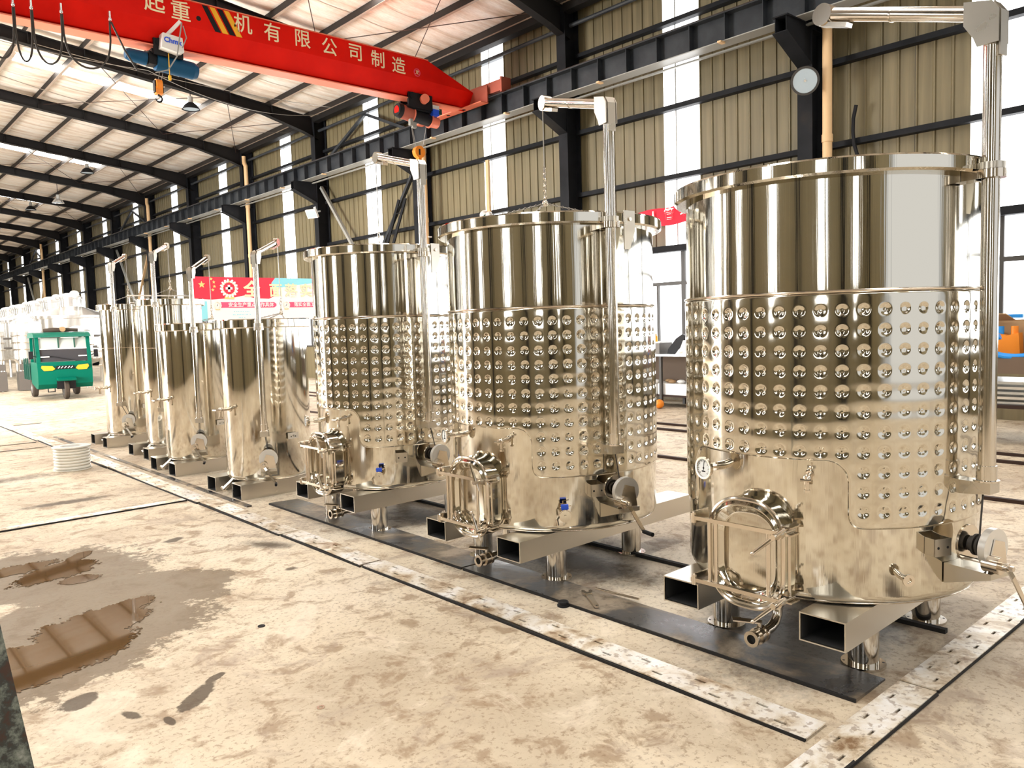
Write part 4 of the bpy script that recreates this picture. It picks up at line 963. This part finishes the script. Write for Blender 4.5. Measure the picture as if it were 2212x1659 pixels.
# puddles: gritty outline from a thresholded field
def puddle(blobs, seed, label, cell=.011):
    rs = np.random.RandomState(seed)
    x0 = min(b[0]-b[2]*1.4 for b in blobs); x1 = max(b[0]+b[2]*1.4 for b in blobs); y0 = min(b[1]-b[2]*1.4 for b in blobs); y1 = max(b[1]+b[2]*1.4 for b in blobs)
    nx, ny = int((x1-x0)/cell), int((y1-y0)/cell); X, Y = np.meshgrid(x0+np.arange(nx)*cell, y0+np.arange(ny)*cell)
    f = np.full(X.shape, -9.0)
    for bx_, by_, rx, ry, an in blobs:
        c_, s_ = math.cos(an), math.sin(an); u = ((X-bx_)*c_+(Y-by_)*s_)/rx; v = (-(X-bx_)*s_+(Y-by_)*c_)/ry
        f = np.maximum(f, 1-np.sqrt(u*u+v*v))
    for k, amp in ((5, .10), (11, .10), (23, .08), (47, .07)):
        a = rs.rand(2)*6.28
        f += amp*np.sin(k*X+1.7*np.sin(k*.6*Y+a[0])+a[0])*np.sin(k*Y+1.3*np.sin(k*.7*X)+a[1])
    f += (rs.rand(*X.shape)-.5)*.16
    mb = MB(); idx = {}
    def vid(i, j):
        if (i, j) not in idx: idx[(i, j)] = len(mb.v); mb.v.append((x0+j*cell, y0+i*cell, .0025))
        return idx[(i, j)]
    ys, xs_ = np.where(f[:-1, :-1] > 0)
    for i, j in zip(ys.tolist(), xs_.tolist()): mb.f.append((vid(i, j), vid(i, j+1), vid(i+1, j+1), vid(i+1, j)))
    o = part('puddle', mb, 'puddle', None, ang=0); tag(o, label, 'puddle'); return o
puddle([(1.18, 6.05, .30, .20, .5), (.92, 6.32, .35, .13, .2), (1.38, 6.35, .16, .06, .9), (1.25, 5.75, .13, .10, 0)], 3, 'small brown water puddle on the floor nearer the left cross strip')
puddle([(.78, 4.42, .46, .27, .35), (1.10, 4.78, .36, .22, .55), (1.30, 4.95, .22, .10, .3), (.40, 4.3, .35, .3, .0)], 5, 'larger brown water puddle on the floor beside the chipped post')
# ---- chipped post at the left frame edge
t = thing('steel_post', 'chipped grey green steel bar leaning at the left edge of the frame', 'post', (.30, 1.52, 0))
part('angle_bar', MB().beam((.02, .02, .0), (-.12, .16, 1.25), .012, .06).beam((-.01, .0, .0), (-.15, .14, 1.25), .06, .012), 'oldpaint', t, ang=0)
# ---- small things on the floor
t = thing('adjustable_wrench', 'bright adjustable wrench lying on the dark floor plate', 'wrench', (3.285, 3.04, .022), rotz=rad(-124))
part('handle', MB().prism([(0, -.014), (.02, -.016), (.20, -.013), (.215, -.008), (.215, .008), (.20, .013), (.02, .016), (0, .014)], (0, 0, 0), (1, 0, 0), (0, 1, 0), Z, .010), 'fitting', t, ang=0)
part('jaw', MB().prism([(.01, -.02), (.01, .022), (-.03, .034), (-.055, .028), (-.045, .014), (-.02, .010), (-.02, -.004), (-.05, -.012), (-.055, -.026), (-.03, -.032)], (0, 0, -.001), (1, 0, 0), (0, 1, 0), Z, .014), 'fitting', t, ang=0)
part('handle_hole', MB().cyl((.205, 0, .0101), (.205, 0, .0105), .006, n=10), 'black', t)
t = thing('pipe_cap', 'small black round cap on the floor by the wrench', 'cap', (3.10, 3.06, 0))
part('cap', MB().lathe([(.0, .03), (.026, .03), (.030, .026), (.030, .012), (.036, .010), (.036, 0)], 24), 'black', t)
t = thing('metal_rod', 'thin steel rod lying behind the wrench on the dark plate', 'rod', (3.40, 2.90, .022))
part('rod', MB().cyl((-.0, .18, 0), (.03, -.12, 0), .007, n=8), 'fitting', t)
tag(part('washer', MB().ring((1.525, 2.972, 0), (1.525, 2.972, .004), .017, .008, 20), 'fitting', None), 'small steel washer on the bare concrete in the foreground', 'washer')
tag(part('bolt_plug', MB().cyl((1.75, 4.05, 0), (1.75, 4.05, .004), .02, n=12), 'groove', None), 'dark round anchor plug in the concrete floor', 'plug')
# ---- hose coil
t = thing('hose_coil', 'coil of clear plastic hose standing on the floor beside the aisle strip', 'coil', (2.36, 10.75, 0))
for i in range(7):
    for k in range(2): part('winding', MB().tube([((.185-.03*k)*math.cos(a*PI/16), (.185-.03*k)*math.sin(a*PI/16), .035+i*.036) for a in range(32)], .018, 8, True), 'clearhose', t)
part('reel_flange', MB().ring((0, 0, .002), (0, 0, .016), .215, .12, 32).ring((0, 0, .275), (0, 0, .29), .215, .12, 32), 'clearhose', t)
part('reel_core', MB().ring((0, 0, .016), (0, 0, .275), .13, .12, 24), 'white', t)
# ================================================================== BANNERS
t = thing('safety_board', 'printed red and white safety notice board behind the small tanks', 'board', (6.62, 18.0, 0))
BW, bz0, bz1 = 3.6, 1.91, 2.92
part('panel', MB().box(0, BW, 0, .03, bz0, bz1), 'boardwhite', t, ang=0)
for x in (.1, 1.8, 3.5): part('post', MB().box(x-.03, x+.03, .03, .08, 0, bz1), 'lamp_alu', t, ang=0)
def flat(poly, m, name, lab=None, d=.003, par=t):
    return part(name, MB().prism(poly, (0, 0, 0), (1, 0, 0), (0, 0, 1), (0, -1, 0), d), m, par, lab, ang=0, fix=True)
flat([(0, bz1), (1.98, bz1), (1.88, 2.80), (1.9, 2.62), (1.98, 2.5), (1.80, 2.42), (1.45, 2.43), (1.2, 2.50), (.9, 2.44), (.42, 2.40), (0, 2.42)], 'boardred', 'red_field', 'red printed field')
flat([(1.98, bz1), (3.6, bz1), (3.6, 2.88), (2.4, 2.74), (1.95, 2.66), (1.88, 2.80)], 'boardcyan', 'cyan_field', 'pale cyan printed sky')
flat([(0, bz0), (.3, bz0), (.3, 2.36), (0, 2.38)], 'boardcyan', 'cyan_field', 'cyan printed edge', .0035)
def star(cx, cz, r, name='star'):
    return flat([(cx+(r if i % 2 == 0 else r*.42)*math.sin(i*PI/5), cz+(r if i % 2 == 0 else r*.42)*math.cos(i*PI/5)) for i in range(10)], 'gold', name, None, .006)
star(.20, 2.74, .085); 
for x, z in ((.42, 2.87), (.48, 2.80), (.49, 2.70), (.45, 2.62)): star(x, z, .042)
def emblem(cx, cz, k, m1='gold'):
    e_ = part('emblem', MB().ring((cx, -.003, cz), (cx, -.007, cz), .19*k, .145*k, 32), m1, t, 'round wreath emblem with a cross')
    part('emblem_cross', MB().box(cx-.085*k, cx+.085*k, -.007, -.003, cz-.03*k, cz+.03*k).box(cx-.03*k, cx+.03*k, -.007, -.003, cz-.085*k, cz+.085*k), 'boardwhite', e_, ang=0)
    mb = MB()
    for i in range(16):
        a = rad(-60+i*20 if i < 8 else 100+i*20); 
        a = rad(15+i*22); mb.beam((cx+.15*k*math.sin(a), -.008, cz+.15*k*math.cos(a)), (cx+.225*k*math.sin(a+.22), -.008, cz+.225*k*math.cos(a+.22)), .05*k, .002, (0, 1, 0))
    part('emblem_wreath', mb, 'boardwhite', e_, ang=0)
    part('emblem_base', MB().box(cx-.12*k, cx+.12*k, -.008, -.004, cz-.26*k, cz-.20*k), m1, e_, ang=0)
emblem(.83, 2.66, .95)
fm_ = lambda x, z, y=-.008: frame_m((x, y, z), (1, 0, 0), (0, 0, 1))
text('全', .40, 'cream', t, fm_(1.38, 2.62), 'lettering', .004, .012)
for i, ch in enumerate('面落实各'): text(ch, .34, 'cream', t, fm_(1.98+.4*i, 2.60), 'lettering', .003, .008)
for x0_, s_, n_ in ((.62, '安全生产重点工作具体', 1.30), (2.32, '习近平总书记安全生产'.replace('习近平总书记', '落实全面工作'), 1.2)):
    rb = flat([(x0_, 2.21), (x0_+n_, 2.21), (x0_+n_+.06, 2.25), (x0_+n_+.06, 2.30), (x0_+n_, 2.34), (x0_, 2.34)], 'boardpink', 'ribbon', 'pink ribbon with white characters', .004)
    text(s_, .112, 'boardwhite', rb, fm_(x0_+.08+n_/2, 2.272, -.007), 'lettering', .002, .002)
    emblem(x0_-.08, 2.27, .42)
for i in range(3):
    text(['▪ ▪▪▪▪▪ ▪▪▪', '▪▪ ▪▪▪▪▪ ▪▪ ▪', '▪▪▪ ▪'][i], .07, 'boardcyan', t, fm_(1.1, 2.12-.07*i), 'print_line', .002)
# red cloth banner by the wall
t = thing('red_banner', 'sagging red cloth banner with white characters near the wall window', 'banner', (12.62, 8.6, 3.70))
nb = 24; vs = []
for i in range(nb+1):
    u = i/nb; sag = -.10*math.sin(PI*u); 
    for j in range(5): vs.append((.03*math.sin(u*9+j*.4), u*3.4, .17+.12*(1-u)*0+sag+.10*(0)-.40*j/4*(1-.55*u)+.02*math.sin(u*23)))
part('cloth', MB().add(vs, [(i*5+j, i*5+j+1, (i+1)*5+j+1, (i+1)*5+j) for i in range(nb) for j in range(4)]), 'redcloth', t, ang=60)
for i, ch in enumerate('理管人一'):
    text(ch, .24, 'white', t, frame_m((-.05, .30+.38*i, .0-.10*math.sin(PI*(.30+.38*i)/3.4)), (0, -1, 0), (0, 0, 1)), 'lettering', .003, .004)
for yy in (0, 3.4): part('tie_cord', MB().cyl((0, yy, .1), (.35, yy+(-.3 if yy == 0 else .3), .5), .006, n=5), 'wire', t)
# ================================================================== THREE-WHEELER
t = thing('cargo_tricycle', 'green enclosed cargo three-wheeler parked at the far end of the aisle', 'vehicle', (5.15, 23.55, 0), None, rad(-4.4))
w2 = .64
# side profile (y,z), front toward -y
prof = [(.02, .30), (-.10, .42), (-.13, .72), (-.08, 1.00), (.10, 1.68), (.16, 1.76), (1.15, 1.78), (1.25, 1.70), (1.25, .42), (.35, .30)]
lower = [(.02, .30), (-.10, .42), (-.13, .72), (-.08, 1.00), (1.25, 1.00), (1.25, .42), (.35, .30)]
cab = part('cab', MB().prism(lower, (-w2, 0, 0), (0, 1, 0), (0, 0, 1), (1, 0, 0), 2*w2), 'green', t, ang=25, fix=True)
part('roof', MB().prism([(-.02, 1.66), (.10, 1.74), (.3, 1.79), (1.15, 1.79), (1.30, 1.70), (1.28, 1.65)], (-w2-.03, 0, 0), (0, 1, 0), (0, 0, 1), (1, 0, 0), 2*w2+.06), 'green', t, ang=25, fix=True)
for sx in (-1, 1):
    part('front_pillar', MB().beam((sx*(w2-.04), -.06, .98), (sx*(w2-.04), .11, 1.68), .09, .06), 'green', t, ang=0)
    part('rear_pillar', MB().beam((sx*(w2-.04), 1.2, .98), (sx*(w2-.04), 1.2, 1.68), .09, .07), 'green', t, ang=0)
    part('door_post', MB().beam((sx*(w2-.03), .45, .98), (sx*(w2-.03), .5, 1.68), .05, .05), 'darkgreen', t, ang=0)
    part('side_mirror', MB().beam((sx*(w2+.0), -.05, 1.15), (sx*(w2+.12), -.06, 1.2), .02, .02).box(sx*(w2+.12)-.05, sx*(w2+.12)+.05, -.08, -.05, 1.1, 1.3), 'black', t, ang=0)
ws = part('windscreen', MB().hexa([(-w2+.08, -.045, 1.02), (w2-.08, -.045, 1.02), (w2-.08, -.035, 1.02), (-w2+.08, -.035, 1.02)], [(-w2+.08, .03, 1.34), (w2-.08, .03, 1.34), (w2-.08, .04, 1.34), (-w2+.08, .04, 1.34)]), 'glassdark', t, ang=0)
part('windscreen_upper', MB().hexa([(-w2+.08, .032, 1.36), (w2-.08, .032, 1.36), (w2-.08, .042, 1.36), (-w2+.08, .042, 1.36)], [(-w2+.08, .095, 1.64), (w2-.08, .095, 1.64), (w2-.08, .105, 1.64), (-w2+.08, .105, 1.64)]), 'glassmid', ws, 'bright upper windscreen', ang=0)
part('windscreen_bar', MB().box(-w2+.07, w2-.07, .015, .045, 1.335, 1.365), 'white', ws, 'white bar across the windscreen', ang=0)
part('windscreen_post', MB().box(-.12, -.09, .03, .09, 1.36, 1.64).box(.26, .29, .03, .09, 1.36, 1.64), 'darkgreen', ws, ang=0)
part('wiper', MB().beam((.35, -.07, 1.0), (-.35, -.035, 1.17), .02, .012), 'black', ws, ang=0)
part('dash_strip', MB().box(-.54, -.34, -.047, -.03, 1.13, 1.16).box(.34, .54, -.047, -.03, 1.13, 1.16), 'white', ws, 'short white stripes on the windscreen', ang=0)
part('rear_window', MB().box(-.5, .5, 1.22, 1.24, 1.1, 1.6), 'glassmid', t, ang=0)
for sx in (-1, 1):
    hl = part('headlamp', MB().prism([(sx*.24, .82), (sx*.30, .78), (sx*.50, .78), (sx*.56, .86), (sx*.54, .92), (sx*.30, .90)], (0, -.115, 0), (1, 0, 0), (0, 0, 1), (0, -1, 0), .025), 'amber', t, 'amber headlamp', ang=0, fix=True)
gl = part('grille', MB().prism([(-.24, .81), (.24, .81), (.20, .90), (-.20, .90)], (0, -.12, 0), (1, 0, 0), (0, 0, 1), (0, -1, 0), .012), 'black', t, ang=0, fix=True)
mb = MB()
for i, x in enumerate((-.15, -.08, 0, .08, .15)): mb.beam((x-.025, -.135, .83), (x+.025, -.135, .88), .018, .006, (0, 1, 0))
part('grille_badge', mb, 'white', gl, 'pale angular badge strokes', ang=0)
part('mudguard', MB().prism([(-.14, .58), (.18, .62), (.20, .56), (-.2, .50), (-.22, .54)], (-.22, -.10, 0), (0, 1, 0), (0, 0, 1), (1, 0, 0), .44), 'green', t, ang=25, fix=True)
part('wheel_arch', MB().box(-.22, .22, -.132, .0, .28, .52), 'black', t, ang=0)
def wheel(x, y, r, wd, name='wheel'):
    w_ = part(name, MB().lathe([(r*.62, -wd/2), (r*.9, -wd/2), (r, -wd*.3), (r, wd*.3), (r*.9, wd/2), (r*.62, wd/2)], 28), 'tyre', t)
    w_.matrix_local = frame_m((x, y, r), (0, 1, 0), (0, 0, 1))
    part('wheel_rim', MB().lathe([(.02, -wd*.3), (r*.55, -wd*.25), (r*.62, -wd*.5), (r*.62, wd*.5), (r*.55, wd*.25), (.02, wd*.3)], 20), 'bggrey', w_)
wheel(0, 0.02, .27, .12); wheel(-.52, 1.85, .27, .14); wheel(.52, 1.85, .27, .14)
part('front_fork', MB().beam((-.09, .02, .27), (-.09, .10, .62), .03, .03).beam((.09, .02, .27), (.09, .10, .62), .03, .03), 'black', t, ang=0)
part('step', MB().box(-.42, -.24, .05, .09, .20, .22).box(-.42, -.40, .05, .09, .2, .32).box(-.26, -.24, .05, .09, .2, .32), 'black', t, ang=0)
bed = part('cargo_bed', MB().box(-.66, .66, 1.30, 2.75, .50, .56).box(-.66, -.63, 1.3, 2.75, .56, .92).box(.63, .66, 1.3, 2.75, .56, .92).box(-.66, .66, 2.72, 2.75, .56, .92).box(-.66, .66, 1.3, 1.33, .56, .92), 'darkgreen', t, ang=0)
for y_ in (1.55, 1.95, 2.35): part('bed_stake', MB().box(-.69, -.66, y_, y_+.05, .5, 1.1), 'darkgreen', bed, ang=0)
part('chassis', MB().box(-.3, .3, .3, 2.6, .36, .46).cyl((-.5, 1.85, .27), (.5, 1.85, .27), .05), 'black', t)
rt = thing('rolled_tarp', 'dark rolled tarp lying on the roof of the green three-wheeler', 'tarp', (5.22, 23.95, 1.79))
part('roll', MB().tube([(-.42, .05, .05), (-.2, .0, .065), (.1, .03, .06), (.40, .0, .05)], [.05, .065, .06, .045], 10), 'tyre', rt)
part('roll_end', MB().cyl((.02, -.08, .08), (.02, .10, .08), .07, n=14), 'cardboard', rt, 'pale brown round roll end')
# ================================================================== FAR TANKS
def fermenter(x, y, R, zs, zn, label, grp, neck=.42, legs=True, z0=.85):
    f = thing('fermenting_tank', label, 'tank', (x, y, 0), grp)
    part('body', MB().lathe([(.12, z0-.35), (R*.6, z0-.15), (R, z0), (R, zs-.12), (R+.04, zs-.10), (R+.04, zs), (R, zs+.01), (neck+.05, zs+.32), (neck, zs+.34)], 48), 'bgsteel', f)
    nk = part('neck', MB().lathe([(neck, zs+.33), (neck, zn-.12), (neck+.04, zn-.10), (neck+.04, zn-.04), (neck-.05, zn), (.03, zn+.06)], 28), 'bgsteel', f)
    part('film_wrap', MB().ball((.0, 0, zn), neck*.85, 8, (1, 1, .35)).ball((.15, -.1, zn+.1), neck*.4, 6, (1, 1, .7)), 'bgwhite', nk, 'white plastic film over the neck')
    part('band', MB().lathe([(R+.012, zs-.8), (R+.02, zs-.78), (R+.02, zs-.74), (R+.012, zs-.72)], 48).lathe([(R+.012, zs-1.2), (R+.02, zs-1.18), (R+.02, zs-1.14), (R+.012, zs-1.12)], 48), 'bggrey', f)
    for i in range(4):
        a = PI/4+i*PI/2; part('leg', MB().cyl((R*.8*math.cos(a), R*.8*math.sin(a), 0), (R*.8*math.cos(a), R*.8*math.sin(a), z0), .06, n=10), 'bgsteel', f)
    return f
for i, (y, x, zn, zs) in enumerate([(32.8, 7.5, 3.18, 2.45), (35.6, 7.5, 3.18, 2.45), (38.5, 7.5, 3.15, 2.45), (41.4, 7.5, 3.12, 2.45), (44.3, 7.5, 3.1, 2.45)]):
    fermenter(x, y, 1.30, zs, zn, ['big', 'second big', 'third big', 'fourth big', 'farthest big'][i]+' pale domed tank with film wrapped neck beyond the three-wheeler', 'big pale tanks beyond the three-wheeler')
def small_fermenter(x, y, R, zs, label, box_):
    f = thing('hopper_tank', label, 'tank', (x, y, 0), 'pale hopper tanks by the three-wheeler')
    part('body', MB().lathe([(.05, .55), (R, 1.0), (R, zs-.2), (R+.03, zs-.19), (R+.03, zs-.12), (.12, zs), (.03, zs+.02)], 32), 'bgsteel', f)
    part('film_wrap', MB().lathe([(R+.045, zs-.42), (R+.05, zs-.2), (R*.8, zs-.08), (R*.3, zs+.04), (.02, zs+.06)], 24), 'bgwhite', f, 'white film over the top')
    for i in range(3): part('pipe_ring', MB().tube([((R+.03)*math.cos(a*PI/12), (R+.03)*math.sin(a*PI/12), zs-.55-.22*i) for a in range(24)], .018, 6, True), 'fitting', f)
    for i in range(4):
        a = PI/4+i*PI/2; part('leg', MB().cyl((R*.9*math.cos(a), R*.9*math.sin(a), 0), (R*.9*math.cos(a), R*.9*math.sin(a), 1.0), .035, n=8), 'bgsteel', f)
    if box_: part('cabinet', MB().box(-R*.9, R*.9, -R*1.1, -R*.2, .02, .62).box(-R*.8, R*.8, -R*1.12, -R*1.1, .66, .86), 'bggrey', f, 'grey steel cabinet below the tank', ang=0)
for i, (px_, x, y) in enumerate([(0, 3.35, 29.6), (1, 4.35, 29.4), (2, 5.35, 29.2)]):
    small_fermenter(x, y, .40, 2.30, ['leftmost pale hopper tank with dark pipe rings behind the three-wheeler', 'pale hopper tank, second from the left frame edge', 'pale hopper tank directly left of the three-wheeler'][i], True)
small_fermenter(6.45, 27.6, .42, 1.95, 'pale hopper tank showing between the three-wheeler and the end tank', False)
small_fermenter(7.2, 26.7, .36, 1.75, 'shorter pale hopper tank touching the edge of the end tank in view', False)
# dark end-of-hall machinery
t = thing('scaffold_platform', 'pale railing platform above the far tanks near the tan brace', 'platform', (8.9, 31, 0))
part('deck', MB().box(0, 2.4, -.6, .6, 2.52, 2.58), 'bgsteel', t, ang=0)
for x in (0, .8, 1.6, 2.4): part('rail_post', MB().cyl((x, -.55, 0), (x, -.55, 3.1), .025, n=8), 'bgsteel', t)
part('top_rail', MB().cyl((0, -.55, 3.1), (2.4, -.55, 3.1), .025, n=8).cyl((0, -.55, 2.85), (2.4, -.55, 2.85), .018, n=8), 'bgsteel', t)
# ================================================================== BENCHES BY THE WALL
t = thing('workbench', 'cluttered steel workbench below the window between the large tanks', 'table', (11.7, 7.6, 0))
part('top', MB().box(0, .8, 0, 3.2, .95, .985), 'lamp_alu', t, ang=0)
for x in (.04, .76):
    for y in (.05, 1.3, 3.15): part('leg', MB().box(x-.025, x+.025, y-.025, y+.025, 0, .95), 'frame', t, ang=0)
part('back_board', MB().box(.72, .76, .05, 3.1, .42, .94), 'brownboard', t, ang=0)
part('shelf', MB().box(.05, .75, .05, 3.1, .20, .23), 'rail', t, ang=0)
tag(part('foam_slab', MB().box(11.78, 12.35, 7.75, 9.0, .235, .44).box(11.78, 12.35, 9.05, 10.6, .235, .43), 'bgwhite', None, ang=0), 'long white block on the bench shelf', 'block')
t = thing('rag_pile', 'pale crumpled rags on top of the white block under the bench', 'rags', (12.0, 9.1, .445)); 
for i in range(7): part('rag', MB().ball((random.uniform(-.15, .15), -.5+i*.17, .03), .07, 6, (1, 1.2, .5)), 'cardboard' if i % 3 else 'white', t)
t = thing('black_bag', 'black pointed bag standing on the bench', 'bag', (12.12, 8.74, .985))
part('bag', MB().prism([(-.22, 0), (.25, 0), (.27, .30), (.12, .36), (-.02, .28), (-.2, .08)], (-.1, 0, 0), (0, -1, 0), (0, 0, 1), (1, 0, 0), .22), 'black', t, ang=0, fix=True)
t = thing('white_cloth', 'white cloth heap on the bench beside the black bag', 'cloth', (11.84, 8.36, .985))
part('heap', MB().prism([(-.22, 0), (.2, 0), (.12, .10), (.04, .22), (-.04, .25), (-.1, .12)], (-.1, 0, 0), (0, -1, 0), (0, 0, 1), (1, 0, 0), .15).ball((-.02, .1, .05), .10, 6, (1, 1, .6)), 'white', t, ang=0, fix=True)
t = thing('tool_box', 'grey box with a small amber bottle on the left end of the bench', 'box', (12.1, 9.35, .985))
part('box', MB().box(-.2, .2, -.3, .3, 0, .20), 'bggrey', t, ang=0)
part('lid', MB().box(-.21, .21, -.31, .31, .20, .225), 'white', t, ang=0)
t = thing('amber_bottle', 'small amber bottle standing on the grey bench box', 'bottle', (12.0, 9.2, 1.21))
part('bottle', MB().lathe([(.0, 0), (.035, 0), (.035, .09), (.015, .12), (.015, .15), (0, .15)], 14), 'amber', t)
tag(part('orange_float', MB().ball((11.55, 8.8, .085), .085, 8), 'orange', None), 'orange ball on the floor under the workbench', 'ball')
t = thing('steel_rack', 'steel rack at the right frame edge carrying boxes, bag and hose', 'rack', (10.5, 1.0, 0))
part('top', MB().box(0, 1.0, 0, 2.9, 1.02, 1.06), 'brownboard', t, ang=0)
part('shelf', MB().box(0, 1.0, 0, 2.9, .44, .48), 'rail', t, ang=0)
for x in (.03, .97):
    for y in (.04, 2.86): part('leg', MB().box(x-.03, x+.03, y-.03, y+.03, 0, 1.02), 'frame', t, ang=0)
for i in range(5):
    tag(part('steel_sheet', MB().box(10.58, 11.4, 1.1, 3.86-.02*i, .483+i*.06, .513+i*.06), ('bgsteel' if i % 2 else 'lamp_alu'), None, ang=0), ['lowest', 'second from bottom', 'middle', 'second from top', 'topmost'][i]+' metal sheet stacked on the rack shelf', 'sheet', 'metal sheets on the rack shelf')
t = thing('dark_drape', 'dark brown cloth hanging from the rack top above the sheets', 'cloth', (10.462, 1.2, 1.055))
vs = []
for i in range(27):
    for j in range(3): vs.append((-.01-.025*math.sin(i*1.3+j*.6), i*.1, -.20*j/2))
part('drape', MB().add(vs, [(i*3+j, i*3+j+1, (i+1)*3+j+1, (i+1)*3+j) for i in range(26) for j in range(2)]), 'brownboard', t, ang=60)
t = thing('cardboard_box', 'open brown cardboard box at the back of the rack', 'box', (11.2, 3.0, 1.06))
part('box', MB().box(-.25, .25, -.5, .5, 0, .42), 'cardboard', t, ang=0)
part('flap', MB().beam((-.25, .2, .42), (-.45, .25, .50), .5, .01), 'cardboard', t, ang=0)
tag(part('blue_sheet', MB().box(10.95, 11.35, 2.9, 3.45, 1.505, 1.55), 'blue_p', None, ang=0), 'blue folded sheet on top of the cardboard box', 'sheet')
t = thing('orange_bag', 'orange bag holding two capped bottles on the rack', 'bag', (10.8, 3.02, 1.06))
part('bag', MB().prism([(-.16, 0), (.16, 0), (.14, .27), (.02, .24), (-.14, .28)], (-.08, 0, 0), (0, -1, 0), (0, 0, 1), (1, 0, 0), .16), 'orange', t, ang=0, fix=True)
for y_ in (-.08, .07): part('bottle_cap', MB().cyl((0, y_, .25), (0, y_, .35), .04, n=12), 'orange' if y_ < 0 else 'blue_p', t)
t = thing('blue_hose', 'bright blue hose loop hanging over the front of the rack', 'hose', (10.60, 2.85, 1.135))
part('loop', MB().tube([(-.12+.1*math.sin(a*PI/12)*0, .30*math.cos(a*PI/12), .05+.16*math.sin(a*PI/12)*(1.0 if a < 12 else .8)) for a in range(9, 29)], .035, 10), 'blue_p', t)
t = thing('gas_cylinder', 'dull brown stubby gas bottle at the right end of the rack', 'cylinder', (10.8, 2.58, 1.06))
part('bottle', MB().lathe([(0, 0), (.12, 0), (.13, .03), (.13, .14), (.08, .21), (.035, .23), (.035, .26), (.05, .27), (.05, .30), (0, .30)], 20), 'brownboard', t)

t = thing('signal_lamp', 'small green and white lamp on a tan post before the wall daylight strip', 'lamp', (12.6, 14.62, 4.2))
part('post', MB().box(-.03, .03, -.05, .05, -1.2, 1.4), 'tanpipe', t, ang=0)
part('lamp_body', MB().lathe([(.0, -.25), (.12, -.25), (.14, -.1), (.10, 0)], 16).ball((-.05, .08, .06), .10, 6), 'darkgreen', t)
part('lamp_cap', MB().ball((-.05, .12, .1), .12, 7).ball((-.05, -.05, .08), .09, 7), 'white', t)
